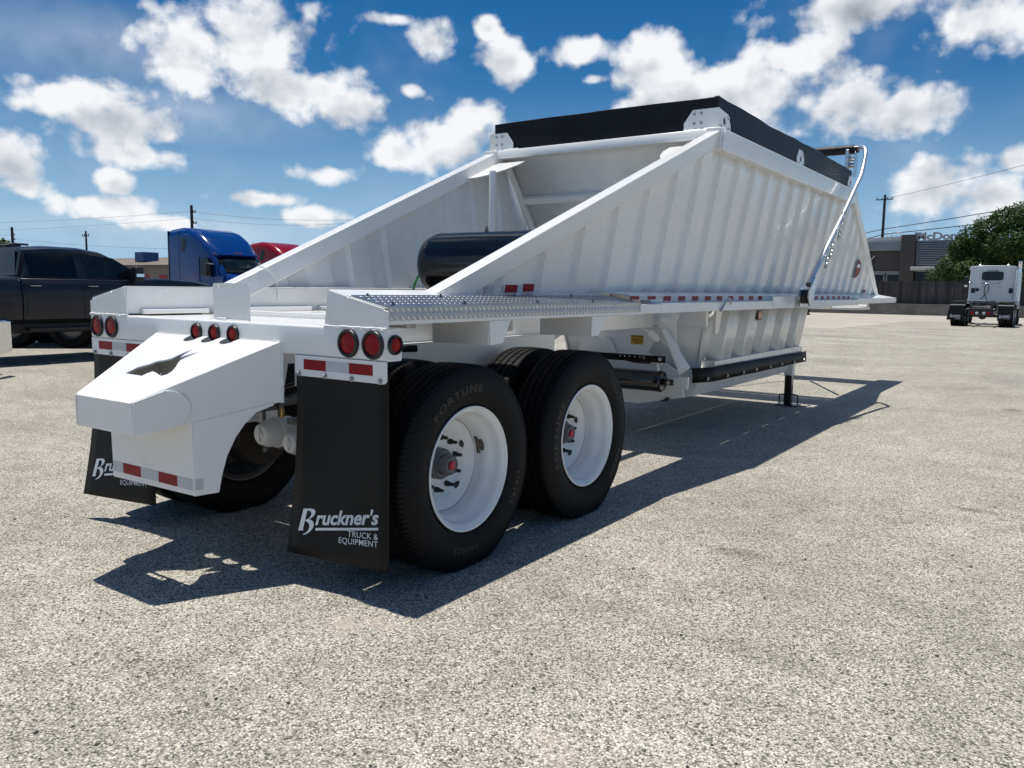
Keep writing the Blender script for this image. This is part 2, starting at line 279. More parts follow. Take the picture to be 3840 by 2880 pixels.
# ------------------------------------------------------------------ mesh helpers
class MB:
    def __init__(s): s.v = []; s.f = []
    def add(s, vs, fs):
        o = len(s.v); s.v += [tuple(x) for x in vs]; s.f += [tuple(i+o for i in f) for f in fs]; return s
    def box(s, x0, x1, y0, y1, z0, z1):
        return s.loft([(x0,y0,z0),(x1,y0,z0),(x1,y1,z0),(x0,y1,z0)], [(x0,y0,z1),(x1,y0,z1),(x1,y1,z1),(x0,y1,z1)])
    def loft(s, a, b):
        n = len(a)
        return s.add(list(a)+list(b), [tuple(range(n-1,-1,-1)), tuple(range(n,2*n))]+[(i,(i+1)%n,n+(i+1)%n,n+i) for i in range(n)])
    def lofts(s, rings, caps=True):
        n = len(rings[0]); vs = [p for r in rings for p in r]; fs = []
        for k_ in range(len(rings)-1):
            o = k_*n
            fs += [(o+i, o+(i+1)%n, o+n+(i+1)%n, o+n+i) for i in range(n)]
        if caps: fs += [tuple(range(n-1,-1,-1)), tuple(range(len(vs)-n, len(vs)))]
        return s.add(vs, fs)
    def ext(s, poly, axis, a, b):
        def P(p, t): return (t,p[0],p[1]) if axis == 'X' else ((p[0],t,p[1]) if axis == 'Y' else (p[0],p[1],t))
        return s.loft([P(p,a) for p in poly], [P(p,b) for p in poly])
    def tube(s, path, r, n=10, caps=True):
        path = [Vector(p) for p in path]; rings = []; up = None
        for i, p in enumerate(path):
            d = (path[min(i+1,len(path)-1)]-path[max(i-1,0)]).normalized()
            if up is None: up = d.orthogonal().normalized()
            else: up = (up - d*up.dot(d)).normalized()
            w = d.cross(up); rr = r[i] if isinstance(r, (list,tuple)) else r
            rings.append([p+rr*(math.cos(2*math.pi*j/n)*up+math.sin(2*math.pi*j/n)*w) for j in range(n)])
        return s.lofts(rings, caps)
    def lathe(s, prof, c, axis, n=32, cap=True, flip=False):
        # prof: (radius, distance along axis)
        ax = Vector(axis).normalized(); u = ax.orthogonal().normalized(); w = ax.cross(u); c = Vector(c)
        rings = [[c+ax*h+r*(math.cos(2*math.pi*j/n)*u+math.sin(2*math.pi*j/n)*w) for j in range(n)] for r, h in prof]
        return s.lofts(rings, cap)
    def plate(s, outer, holes, to3, th):
        # flat plate with cut-outs; to3(u, v) -> point, th offset vector
        loops = [list(outer)]+[list(h) for h in holes]
        flat = [p for l in loops for p in l]
        tri = tessellate_polygon([[Vector((p[0],p[1],0)) for p in l] for l in loops])
        n = len(flat); top = [Vector(to3(*p)) for p in flat]; bot = [p-Vector(th) for p in top]
        fs = [tuple(t) for t in tri]+[tuple(i+n for i in reversed(t)) for t in tri]
        o = 0
        for l in loops:
            m_ = len(l); fs += [(o+i, o+(i+1)%m_, n+o+(i+1)%m_, n+o+i) for i in range(m_)]; o += m_
        return s.add(top+bot, fs)
    def mirror(s):
        m = MB(); m.v = [(-x,y,z) for x,y,z in s.v]; m.f = [tuple(reversed(f)) for f in s.f]; return m
    def mesh(s, name, smooth=35):
        me = bpy.data.meshes.new(name); me.from_pydata(s.v, [], s.f); me.validate(clean_customdata=False)
        bm = bmesh.new(); bm.from_mesh(me); bmesh.ops.recalc_face_normals(bm, faces=bm.faces); bm.to_mesh(me); bm.free()
        if smooth: me.shade_smooth(); me.set_sharp_from_angle(angle=rad(smooth))
        return me
    def build(s, name, m, parent=None, bevel=0., smooth=35, solid=0.):
        o = bpy.data.objects.new(name, s.mesh(name, smooth)); COL.objects.link(o)
        o.data.materials.append(MATS[m])
        if parent: o.parent = parent
        if solid: md = o.modifiers.new('solid','SOLIDIFY'); md.thickness = solid; md.offset = 0
        if bevel:
            md = o.modifiers.new('bevel','BEVEL'); md.width = bevel; md.segments = 2; md.limit_method = 'ANGLE'; md.angle_limit = rad(40)
        return o
def inst(me, name, m, parent=None, mw=None):
    o = bpy.data.objects.new(name, me); COL.objects.link(o)
    if m and not me.materials: me.materials.append(MATS[m])
    if parent: o.parent = parent
    if mw is not None: o.matrix_local = mw
    return o
def tag(o, label=None, cat=None, group=None, kind=None):
    if label: o['label'] = label
    if cat: o['category'] = cat
    if group: o['group'] = group
    if kind: o['kind'] = kind
    return o
def thing(name, loc, label, cat, group=None, rz=0.):
    o = bpy.data.objects.new(name, None); COL.objects.link(o); o.empty_display_size = .2
    o.location = loc; o.rotation_euler = (0,0,rz)
    return tag(o, label, cat, group)
def copy_tree(o, parent=None):
    c = o.copy(); COL.objects.link(c); c.parent = parent
    for ch in list(o.children): copy_tree(ch, c)
    return c
def text_mesh(s, size=1., bold=0., shear=0., spacing=1., align='LEFT', extrude=0.):
    cu = bpy.data.curves.new('txt','FONT'); cu.body = s; cu.size = size; cu.offset = bold; cu.shear = shear; cu.space_character = spacing
    cu.align_x = align; cu.extrude = extrude; cu.resolution_u = 4
    o = bpy.data.objects.new('txt', cu); COL.objects.link(o); bpy.context.view_layer.update()
    me = bpy.data.meshes.new_from_object(o.evaluated_get(bpy.context.evaluated_depsgraph_get()))
    vs = [tuple(v.co) for v in me.vertices]; fs = [tuple(p.vertices) for p in me.polygons]
    bpy.data.objects.remove(o); bpy.data.curves.remove(cu); bpy.data.meshes.remove(me)
    return vs, fs
def circ(cx, cy, r, n=24, a0=0., a1=2*math.pi, end=False):
    m_ = n if not end else n-1
    return [(cx+r*math.cos(a0+(a1-a0)*i/m_), cy+r*math.sin(a0+(a1-a0)*i/m_)) for i in range(n)]
def rrect(x0, x1, y0, y1, r, n=4, corners=(1,1,1,1)):
    # bl, br, tr, tl
    out = []
    for (cx, cy, a, px, py), on in zip(((x0+r,y0+r,math.pi,x0,y0),(x1-r,y0+r,1.5*math.pi,x1,y0),(x1-r,y1-r,0,x1,y1),(x0+r,y1-r,.5*math.pi,x0,y1)), corners):
        if on: out += [(cx+r*math.cos(a+i*math.pi/2/n), cy+r*math.sin(a+i*math.pi/2/n)) for i in range(n+1)]
        else: out.append((px,py))
    return out

# ------------------------------------------------------------------ the setting
gm = MB()
GX = [-900,-160,-60,-30,-14,-6,-2,2,6,12,30,80,900]; GY = [-60,-20,-8,-3,0,3,7,12,20,35,60,120,400,2200]
gm.add([(x,y,0) for y in GY for x in GX], [(j*13+i,j*13+i+1,(j+1)*13+i+1,(j+1)*13+i) for j in range(len(GY)-1) for i in range(12)])
tag(gm.build('ground', 'chip_seal', smooth=0), kind='structure')
pad = MB(); pad.loft([(-5.6,32.2,.002),(-4.4,32.0,.002),(-3.4,45.5,.002),(3.5,48.5,.002),(14,49.5,.002),(14,59.6,.002),(-40,59.6,.002),(-40,34,.002),(-14,33.2,.002)],
         [(-5.6,32.2,.006),(-4.4,32.0,.006),(-3.4,45.5,.006),(3.5,48.5,.006),(14,49.5,.006),(14,59.6,.006),(-40,59.6,.006),(-40,34,.006),(-14,33.2,.006)])
tag(pad.build('concrete_apron', 'concrete_pad', smooth=0), kind='structure')

# ------------------------------------------------------------------ belly dump trailer
T = thing('belly_dump_trailer', (0,0,0), 'large white bottom-dump hopper trailer with black top boards, parked on the pale gravel lot', 'trailer')
WP = 'white_paint'
KP = (1.226-.985)/(2.83-1.457); XP0 = .985-KP*1.457
def px(off, z): return XP0+off+KP*z
def both(mb, name, m, bevel=0., smooth=35, solid=0.):
    return mb.build(name, m, T, bevel, smooth, solid), mb.mirror().build(name, m, T, bevel, smooth, solid)
def weld(path, r=.005, parent=None, step=.016):
    pts = []
    for a, b in zip(path[:-1], path[1:]):
        a, b = Vector(a), Vector(b); n = max(2, int((b-a).length/step))
        pts += [a+(b-a)*i/n for i in range(n)]
    pts.append(Vector(path[-1]))
    pts = [p+Vector((rnd.uniform(-1,1),rnd.uniform(-1,1),rnd.uniform(-1,1)))*r*.25 for p in pts]
    return MB().tube(pts, [r*rnd.uniform(.75,1.2) for _ in pts], 6).build('weld_bead', 'weld', parent or T)
def bolt_mb(c, d, r=.011, n=6):
    b = MB(); b.lathe([(r*1.55,0),(r*1.55,.003),(.001,.0031)], c, d, 14); b.lathe([(r,.003),(r,.011),(r*.8,.0135),(.001,.0136)], c, d, n); return b

# rear cross beam
BZ0, BZ1 = 1.135, 1.281
beam = MB().ext(rrect(0,.10,BZ0,BZ1,.012), 'X', -1.256, 1.256).build('rear_beam', WP, T, smooth=30)
def lamp(x, z, rg, axis=(0,-1,0), y=0.0, parent=T, name='tail_light'):
    c = (x, y, z)
    gmt = MB().lathe([(rg*.6,0),(rg,0),(rg*1.0,.006),(rg*.95,.013),(rg*.86,.0165),(rg*.77,.0145),(rg*.72,.005),(rg*.70,.003)], c, axis, 36, cap=False).build(name, 'grommet', parent)
    MB().lathe([(rg*.72,.0035),(rg*.71,.0075),(rg*.55,.0098),(rg*.25,.0112),(.001,.0115)], c, axis, 32, cap=False).build('lens', 'lens_red', gmt)
    return gmt
for x in (1.017,1.175,-1.017,-1.18): lamp(x, 1.208, .067)
for x in (-.156,.003,.163): lamp(x, 1.2145, .047)
for s in (1,-1): lamp(s*1.256, 1.209, .046, (s,0,0), .052, name='side_marker_light')

# mud flap brackets, tape, bolts, flaps
LET = None
def flap_lettering(to3, name='lettering', parent=None, m='flap_print', simple=False):
    # u, v in metres on a flap 0.61 wide; origin at the lower left of the big initial
    mb = MB()
    B = [(.0,0),(.018,.108),(.016,.112),(.055,.1135),(.072,.111),(.082,.104),(.0845,.094),(.081,.081),(.072,.070),(.060,.0625),(.052,.060),(.052,.058),(.064,.055),(.076,.045),(.081,.031),(.078,.016),(.068,.0),(.052,-.014),(.036,-.021),(.026,-.0225),(.026,-.0185),(.040,-.012),(.052,.0),(.057,.014),(.056,.030),(.048,.042),(.037,.0475),(.033,.049),(.0345,.0545),(.044,.058),(.055,.066),(.062,.078),(.063,.090),(.058,.099),(.049,.102),(.040,.102),(.024,.006),(.026,.002),(.030,0)]
    tri = tessellate_polygon([[Vector((x,y,0)) for x,y in B]])
    mb.add([to3(*p) for p in B], tri)
    if True:
        vs, fs = text_mesh("ruckner's", size=.100, bold=.0028, shear=.22, spacing=1.0)
        xs = [v[0] for v in vs]; w = max(xs)-min(xs); k_ = .322/w
        mb.add([to3(.088+(v[0]-min(xs))*k_, .030+v[1]*1.0+.014*(v[0]-min(xs))) for v in vs], fs)
        bar = [(.090,.000),(.090,.0135),(.408,.0185),(.408,.006)]
        mb.add([to3(*p) for p in bar], [(0,1,2,3)])
        vs, fs = text_mesh("TRUCK &", size=.043, bold=.0003, align='RIGHT', spacing=1.06); mb.add([to3(.407+v[0]*.8, -.043+v[1]-.098*v[0]*.8) for v in vs], fs)
        vs, fs = text_mesh("EQUIPMENT", size=.043, bold=.0003, align='RIGHT', spacing=1.06); mb.add([to3(.407+v[0]*.8, -.080+v[1]-.098*v[0]*.8) for v in vs], fs)
    return mb.build(name, m, parent, smooth=0)
for s in (1,-1):
    xa, xb = (.643,1.256) if s > 0 else (-1.256,-.643)
    br = MB().ext(rrect(xa, xb, 1.033, 1.1345, .02, corners=(1,1,0,0)), 'Y', -.003, .006).build('mud_flap_bracket', WP, T, .0015)
    for x in (.673,.857,1.037,1.218):
        bolt_mb((s*x,-.003,1.045), (0,-1,0), .0095).build('bolt', 'zinc', br)
    segs = [(.708,.8635,'tape_red'),(.8645,1.0205,'tape_white'),(1.0215,1.173,'tape_red')]
    for a, b, m_ in segs:
        a_, b_ = (a, b) if s > 0 else (-b, -a)
        MB().box(a_, b_, -.0042, -.0025, 1.0665, 1.1165).build('reflective_tape', m_, br)
    # flap: a sheet that bows and twists at its free end
    nx, nz = 9, 22; fl = MB(); top, bot = 1.075, (.155, .15)
    def fpt(i, j, s=s, dy=0.):
        u = i/nx; t = j/nz; x = xa+(xb-xa)*u
        z = top+((.155)-top)*t
        if s > 0: yy = -.078*(1-u)*t**2+.002*math.sin(t*5)
        else: yy = (-.105*(1-u)+.004*u)*t**1.8+.003*math.sin(t*4+u*2)
        return Vector((x+(.004*math.sin(t*3) if i == 0 else 0), .0085+yy+dy, z))
    vs = [fpt(i,j) for j in range(nz+1) for i in range(nx+1)]
    fl.add(vs, [(j*(nx+1)+i, j*(nx+1)+i+1, (j+1)*(nx+1)+i+1, (j+1)*(nx+1)+i) for j in range(nz) for i in range(nx)])
    fo = fl.build('mud_flap', 'flap_rubber', T, solid=.008)
    def to3(u, v, s=s):
        # u from flap's left edge
        U = (u+.055)/.613; z = .345+v; t = (top-z)/(top-.155); xx = xa+(xb-xa)*U
        if s > 0: yy = -.078*(1-U)*t**2+.002*math.sin(t*5)
        else: yy = (-.105*(1-U)+.004*U)*t**1.8+.003*math.sin(t*4+U*2)
        return (xx, .0085+yy-.0062, z)
    def to3s(u, v): return to3(u*1.215+.007, v*.95-.075+.15*u*1.215)
    flap_lettering(to3s, parent=fo)

# push bumper nose behind the beam
SL = (1.193-.923)/.622
def ntop(x, y): return (x, y, 1.193+SL*y)
outer = []
for cxx in (-.156,.003,.163):
    pass
base_edge = [(-.533,-.002)]
notches = []
for cxx in (-.156,.003,.163):
    base_edge += [(cxx-.056,-.002)]+[(cxx-.012+.05*math.cos(a)*1.0, -.03+.036*math.sin(a)) for a in [math.pi*1.0+math.pi*i/10 for i in range(11)]][0:11]+[(cxx+.052,-.002)]
base_edge += [(.533,-.002)]
outer = [(-.245,-.622)]+[(.245,-.622)]+list(reversed(base_edge))
bird = [(-.171,-.408),(-.163,-.343),(-.12,-.306),(-.101,-.275),(-.057,-.255),(-.031,-.235),(-.026,-.201),(.001,-.134),(.018,-.219),(.087,-.149),(.057,-.244),(.072,-.265),(.111,-.305),(.14,-.346),(.144,-.376),(.119,-.393),(.108,-.39),(.08,-.363),(.098,-.384),(.094,-.388),(.06,-.375),(.003,-.364),(-.014,-.386),(-.015,-.411)]
nose = MB().plate(outer, [bird], ntop, (0,0,.009)).build('bumper_top_plate', WP, T, smooth=20)
def side_pts(y, z, off=0.): # nose side plane, right
    return (.544+.282/.608*y+off, y, z)
sd_ = MB()
sd_.loft([side_pts(-.618,.765,-.004),side_pts(-.002,.89,-.004),side_pts(-.002,1.1915,-.004),side_pts(-.618,.9245,-.004)], [side_pts(-.618,.765,-.016),side_pts(-.002,.89,-.016),side_pts(-.002,1.1915,-.016),side_pts(-.618,.9245,-.016)])
both(sd_, 'bumper_side_plate', WP, .002)
MB().loft([(-.2445,-.622,.9215),(.2445,-.622,.9215),(.255,-.6195,.768),(-.255,-.6195,.768)], [(-.2445,-.61,.9215),(.2445,-.61,.9215),(.255,-.607,.768),(-.255,-.607,.768)]).build('bumper_front_plate', WP, T, .003)
# bent wrap plates with a rounded end on each side of the nose
wr = [(-.621,.768),(-.621,.9215),(-.49,.975)]+[(-.455+.09*math.cos(a)-.03,.885+.09*math.sin(a)) for a in [1.35-2.3*i/9 for i in range(10)]]+[(-.50,.792)]
wmb = MB().loft([side_pts(y,z,.0045) for y,z in wr], [side_pts(y,z,-.003) for y,z in wr])
both(wmb, 'bumper_wrap_plate', WP, .002)
both(MB().tube([(.2415,-.6195,.9205),(.533,-.006,1.1855)], .0085, 12), 'bumper_bend', WP)
weld([side_pts(.0,.885,.002),side_pts(.0,1.19,.002)], .007)
weld([side_pts(-.49,.975,.004),side_pts(-.618,.924,.004)], .0045)
weld([(.245,-.624,.922),(.1,-.624,.922),(-.245,-.624,.922)], .0025)
weld([(-.533,-.003,1.193),(-.21,-.003,1.193)], .0035); weld([(.22,-.003,1.193),(.535,-.003,1.193)], .0035)
MB().box(-.53,.53,.0,.008,.885,1.1335).build('bumper_base_plate', WP, T)
# skirt under the nose
sk = MB().loft([(-.357,-.392,.45),(.357,-.392,.458),(.365,-.392,.812),(-.365,-.392,.812)], [(-.357,-.384,.45),(.357,-.384,.458),(.365,-.384,.812),(-.365,-.384,.812)]).build('bumper_skirt', WP, T, .002)
arc = [(-.39,.456),(-.287,.463),(-.272,.547),(-.249,.64),(-.212,.725),(-.169,.793),(-.119,.845),(-.04,.876),(-.04,.89),(-.39,.815)]
def skp(y, z, off): return (.362+(y+.39)*(.545-.362)/.39+off, y, z)
both(MB().loft([skp(y,z,0) for y,z in arc], [skp(y,z,-.009) for y,z in arc]), 'skirt_side_plate', WP, .0015)
for a, b, m_ in ((-.354,-.2575,'tape_white'),(-.2565,-.0915,'tape_red'),(-.0905,.0665,'tape_white'),(.0675,.2275,'tape_red'),(.2285,.354,'tape_white')):
    MB().box(a, b, -.3937, -.3925, .484, .5385).build('reflective_tape', m_, sk)
MB().loft([skp(-.388,.486,.0005),skp(-.352,.487,.0005),skp(-.352,.539,.0005),skp(-.388,.5385,.0005)], [skp(-.388,.486,.002),skp(-.352,.487,.002),skp(-.352,.539,.002),skp(-.388,.5385,.002)]).build('reflective_tape', 'tape_white', sk)
# plate holder on the beam
lp = MB().plate(rrect(-.072,.240,1.283,1.479,.016,corners=(0,0,1,1)), [circ(-.02,1.462,.005,10),circ(.185,1.462,.005,10)], lambda u,v:(u,.047,v), (0,-.003,0)).build('licence_plate_holder', 'aluminium', T)
lp.data.materials[0] = MATS['cab_white']
MB().box(-.02,.05,.03,.046,1.2815,1.297).build('lamp_block', WP, lp, .004)
weld([(-.07,.043,1.283),(.24,.043,1.283)], .004)

# fender boxes left and right
XI, XO = .885, 1.256
def ztop(x): return 1.455-(x-XI)*(1.455-1.379)/(XO-XI)
endp = [(.852,1.2825),(1.262,1.2825),(1.262,1.362),(1.238,1.366),(1.236,1.374),(1.018,1.4205),(1.012,1.4145),(1.006,1.424),(.884,1.452),(.878,1.452)]
both(MB().ext(endp, 'Y', 0.002, .012), 'fender_end_plate', WP, .0015)
both(MB().box(XI-.004, XI+.006, .0125, 12.0, 1.29, 1.4535), 'fender_inner_wall', WP, .003)  # lengthened past the fenders to shut out sun leaking from the hopper
both(MB().ext([(XI-.004,1.455),(XO-.003,ztop(XO-.003)),(XO-.003,ztop(XO-.003)-.008),(XI-.004,1.447)], 'Y', .0125, 2.56), 'fender_top', WP, .002)
both(MB().ext([(XO-.008,1.302),(XO+.001,1.302),(XO+.001,1.366),(XO-.008,1.366)], 'Y', .0125, 2.6).ext([(XO-.06,1.300),(XO-.008,1.300),(XO-.008,1.308),(XO-.06,1.308)], 'Y', .0125, 2.6), 'fender_lip', WP, .002)
both(MB().box(XI-.05, XI-.005, .105, .55, 1.288, 1.316).box(XI-.06,XI-.005,.62,1.4,1.288,1.322).box(XI-.06,XI-.005,1.5,4.9,1.288,1.322), 'fender_inner_flange', WP, .004)
for s in (1,-1):
    weld([(s*.852,0,1.283),(s*1.262,0,1.283)], .0065); weld([(s*.852,-.003,1.276),(s*1.262,-.003,1.276)], .004)
    weld([(s*(XI-.006),.02,1.30),(s*(XI-.006),.02,1.45)], .006); weld([(s*(XI-.006),.7,1.4555),(s*(XI-.006),4.4,1.4555)], .0045)
# floor plates and cross members between the boxes
MB().box(-.83,.83,.102,.60,1.268,1.278).build('rear_floor_plate', WP, T, .003)
MB().box(-.83,.83,.605,.68,1.25,1.31).build('floor_cross_member', WP, T, .004)
MB().box(-.83,.83,1.52,1.60,1.20,1.31).build('floor_cross_member', WP, T, .004)
for s in (1,-1):
    MB().loft([(s*.82,.69,1.281),(s*.82,1.5,1.281),(s*.3,1.5,1.281)], [(s*.82,.69,1.289),(s*.82,1.5,1.289),(s*.3,1.5,1.289)]).build('corner_gusset', WP, T)
MB().box(-.45,-.37,.69,4.5,1.12,1.29).build('main_rail', WP, T, .004); MB().box(.37,.45,.69,4.5,1.12,1.29).build('main_rail', WP, T, .004)
# cross plates and tapered brackets below the fenders
for y0, y1, y2, y3 in ((.775,.969,.903,.798),(1.869,2.057,1.965,1.876)):
    gus = MB().ext([(y0,1.301),(y1,1.301),(y2,1.176),(y3-.01,1.171)], 'X', 1.247, 1.2555)
    both(gus, 'fender_bracket', WP, .003)
    both(MB().box(.86,1.2465,y0+.002,y0+.012,1.172,1.2985), 'fender_cross_plate', WP, .002)
both(MB().box(.492,.50,.12,2.64,.955,1.128).box(.44,.50,.12,2.64,1.1285,1.136), 'suspension_frame', WP, .002)
both(MB().ext([(.42,.62),(.75,.62),(.82,.97),(.36,.97)], 'X', .40, .44), 'spring_hanger', WP, .006)
both(MB().ext([(1.66,.62),(1.99,.62),(2.06,.97),(1.6,.97)], 'X', .40, .44), 'spring_hanger', WP, .006)

# diamond tread plates over the fenders
tp = MB().ext([(1.020,ztop(1.020)+.004),(XO+.003,ztop(XO)+.004),(XO+.003,1.319),(XO+.0005,1.319),(XO+.0005,ztop(XO)+.0015),(1.020,ztop(1.02)+.0012)], 'Y', .013, 2.557)
tps = both(tp, 'tread_plate', 'tread_plate', smooth=20)
def lug(mb, c, u, w, n, ang, L=.0150, Wd=.0042, H=.0021):
    a = u*math.cos(ang)+w*math.sin(ang); b = -u*math.sin(ang)+w*math.cos(ang)
    ring = [c+a*L, c+a*L*.5+b*Wd, c-a*L*.5+b*Wd, c-a*L, c-a*L*.5-b*Wd, c+a*L*.5-b*Wd]
    mb.add(ring+[c+a*L*.45+n*H, c-a*L*.45+n*H], [(0,1,6),(1,2,7,6),(2,3,7),(3,4,7),(4,5,6,7),(5,0,6)])
lg = MB()
uY = Vector((0,1,0)); wS = Vector((XO-1.02,0,ztop(XO)-ztop(1.02))).normalized(); nS = wS.cross(uY)
if nS.z < 0: nS = -nS
pit = .0385
for j in range(9):
    for i in range(int(2.53/pit)):
        y = .03+i*pit+(pit/2 if j % 2 else 0)
        if y > 2.54: continue
        c = Vector((1.033,y,ztop(1.033)+.0042))+wS*(j*.0262)
        lug(lg, c, uY, wS, nS, rad(40 if j % 2 else -40))
lg2 = MB()
for j in range(3):
    for i in range(int(2.53/pit)):
        y = .03+i*pit+(pit/2 if j % 2 else 0)
        if y > 2.54: continue
        lug(lg2, Vector((XO+.0032,y,1.3685-j*.0195)), uY, Vector((0,0,1)), Vector((1,0,0)), rad(48 if j % 2 else -48), .0135)
for mb_, par in ((lg, tps[0]), (lg.mirror(), tps[1])):
    tag(mb_.build('tread_lugs', 'tread_plate', par, smooth=0), kind='stuff')
for mb_, par in ((lg2, tps[0]), (lg2.mirror(), tps[1])):
    tag(mb_.build('tread_lugs', 'tread_lug', par, smooth=0), kind='stuff')
for y in (.09,.62,1.3,1.95,2.5):
    for x in (1.05,1.21):
        for s, par in ((1,tps[0]),(-1,tps[1])):
            bolt_mb((s*x,y,ztop(x)+.004), (0,0,1), .006).build('screw', 'cast_grey', par)

# ---- hopper: corrugated side sheets
def zrail(y):
    if y < 4.08: return 1.537+.4045*(y-.904)-.05
    if y > 9.08: return 2.81-.432*(y-9.08)-.05
    return 2.70
def corr(ya, yb, zb, zt, offo, offi, pitch, flo, web, pad=True):
    # breakpoints of the rib profile
    ys = []; y = ya
    pts = []
    while y < yb:
        for dy, of in ((0,offo),(flo,offo),(flo+web,offi),(pitch-web,offi)):
            if y+dy <= yb: pts.append((y+dy, of))
        y += pitch
    pts.append((yb, pts[-1][1]))
    for yk in (4.08,9.08):
        for i in range(len(pts)-1):
            if pts[i][0] < yk < pts[i+1][0]:
                f = (yk-pts[i][0])/(pts[i+1][0]-pts[i][0]); pts.insert(i+1, (yk, pts[i][1]+(pts[i+1][1]-pts[i][1])*f)); break
    mb = MB(); rows = 10; vs = []
    for (y, of) in pts:
        z1 = zt(y); z0 = min(zb(y), z1-.002)
        for k_ in range(rows+1):
            z = z0+(z1-z0)*k_/rows
            vs.append((px(of, z)+.0025*math.sin(z*7+y*3.1)*(1 if 0 < k_ < rows else 0), y, z))
    R_ = rows+1
    mb.add(vs, [(i*R_+k_, (i+1)*R_+k_, (i+1)*R_+k_+1, i*R_+k_+1) for i in range(len(pts)-1) for k_ in range(rows)])
    return mb
cs = corr(.865, 12.0, lambda y: 1.425, zrail, -.035, -.068, .43, .17, .03)
both(cs, 'corrugated_side', 'white_sheet', smooth=25, solid=.005)
# wrapped tape pieces low on the side
for (ya, yb, of, m_) in ((1.88,2.085,-.0315,'tape_white'),(2.088,2.27,-.0315,'tape_red'),(2.40,2.545,-.0315,'tape_red')):
    pass
def on_panel(ya, yb, za, zb, of, m_, name='reflective_tape', th=.0015):
    for s in (1,):
        a = [(px(of,za),ya,za),(px(of,za),yb,za),(px(of,zb),yb,zb),(px(of,zb),ya,zb)]
        b = [(x+th,y,z) for x,y,z in a]
        MB().loft(a,b).build(name, m_, T)
on_panel(1.325,1.455,1.445,1.492,-.0268,'tape_red'); on_panel(1.565,1.685,1.452,1.50,-.0595,'tape_red')
on_panel(1.495,1.56,1.447,1.494,-.0595,'tape_white'); on_panel(1.297,1.322,1.445,1.492,-.0268,'tape_white'); on_panel(1.17,1.255,1.44,1.487,-.0595,'tape_white')
on_panel(11.15,11.29,1.475,1.53,-.0268,'tape_red'); on_panel(11.33,11.45,1.475,1.53,-.0595,'tape_red')

# rails
RO = .0; RW = .11
def sweep_rail(A, B, h, name, wdt=RW, off=0.):
    # outer face in the leaning side plane; A, B = (y, z) of the upper outer edge
    d = Vector((0,B[0]-A[0],B[1]-A[1])).normalized(); dn = Vector((0,d.z,-d.y))
    if dn.z > 0: dn = -dn
    def sec(y, z):
        o = Vector((px(off,z),y,z)); lo = Vector((0,y,z))+dn*h; lo.x = px(off,lo.z)
        i0 = o+Vector((-wdt,0,.0)); i1 = lo+Vector((-wdt,0,0)); return [o,lo,i1,i0]
    return MB().loft(sec(*A), sec(*B))
rr = sweep_rail((.66,1.4385),(4.135,2.845), .128, 'rail')
both(rr, 'rear_sloped_rail', WP, .008)
both(MB().ext([(1.10,2.650),(1.228,2.650),(1.231,2.66),(1.231,2.82),(1.222,2.831),(1.10,2.831)], 'Y', 4.02, 9.12), 'top_side_rail', WP, .006)
fr = sweep_rail((12.27,1.4385),(9.06,2.836), .115, 'rail')
both(fr, 'front_sloped_rail', WP, .008)
for s in (1,-1): weld([(s*1.2315,4.045,2.655),(s*1.236,4.06,2.74),(s*1.235,4.10,2.815)], .007)
# weld outlines of the foot plates on the inner faces of the rails
for s_ in (-1,):
    pa = [(.70,1.50),(.64,1.46),(.61,1.42),(.62,1.37),(.68,1.34)]
    weld([(s_*(XI-.0065),y,min(z,1.452)) for y,z in pa], .0055)
    pa = [(.98,1.60),(1.06,1.585),(1.11,1.54),(1.13,1.47)]
    weld([(s_*(px(-.1125,z)),y,z) for y,z in pa], .005); weld([(s_*(XI-.0065),1.13,1.45),(s_*(XI-.0065),1.13,1.36)], .005)
# rear and front cross rails
MB().ext([(4.06,2.755),(4.06,2.80),(4.075,2.838),(4.17,2.838),(4.17,2.755)], 'X', -1.098, 1.098).build('rear_cross_rail', WP, T, .006)
MB().ext([(9.02,2.755),(9.02,2.838),(9.13,2.838),(9.13,2.755)], 'X', -1.098, 1.098).build('front_cross_rail', WP, T, .006)
# sloping end sheets of the hopper
def ysheet(z): return 4.20+.437*(2.80-z) if z < 2.72 else 4.235-(z-2.72)*1.2
def xin(z): return px(-.09, z)
zs = [2.79,2.719,2.4,1.9,1.30]
sh = MB().add([p for z in zs for p in ((-xin(z),ysheet(z),z),(0,ysheet(z)+.004,z),(xin(z),ysheet(z),z))], [(i*3+j,i*3+j+1,i*3+j+4,i*3+j+3) for i in range(4) for j in range(2)])
sh.build('rear_end_sheet', 'white_sheet', T, solid=.008)
def yfront(z): return 9.0-.45*(2.80-z)
MB().add([p for z in zs for p in ((-xin(z),yfront(z),z),(0,yfront(z),z),(xin(z),yfront(z),z))], [(i*3+j,i*3+j+1,i*3+j+4,i*3+j+3) for i in range(4) for j in range(2)]).build('front_end_sheet', 'white_sheet', T, solid=.008)
# stiffeners on the rear sheet
def on_sheet(pa, pb, w, d, name='sheet_stiffener'):
    a = Vector((pa[0],ysheet(pa[1])-.005,pa[1])); b = Vector((pb[0],ysheet(pb[1])-.005,pb[1])); dr = (b-a).normalized(); nn = Vector((0,-1,-.437)).normalized(); sdv = dr.cross(nn).normalized()*w/2
    MB().loft([a-sdv,a+sdv,a+sdv*.7+nn*d,a-sdv*.7+nn*d],[b-sdv,b+sdv,b+sdv*.7+nn*d,b-sdv*.7+nn*d]).build(name, WP, T, .004)
on_sheet((-.99,2.37),(.99,2.37),.09,.05)
for s in (1,-1):
    on_sheet((s*1.075,2.73),(s*.80,1.50),.055,.045)
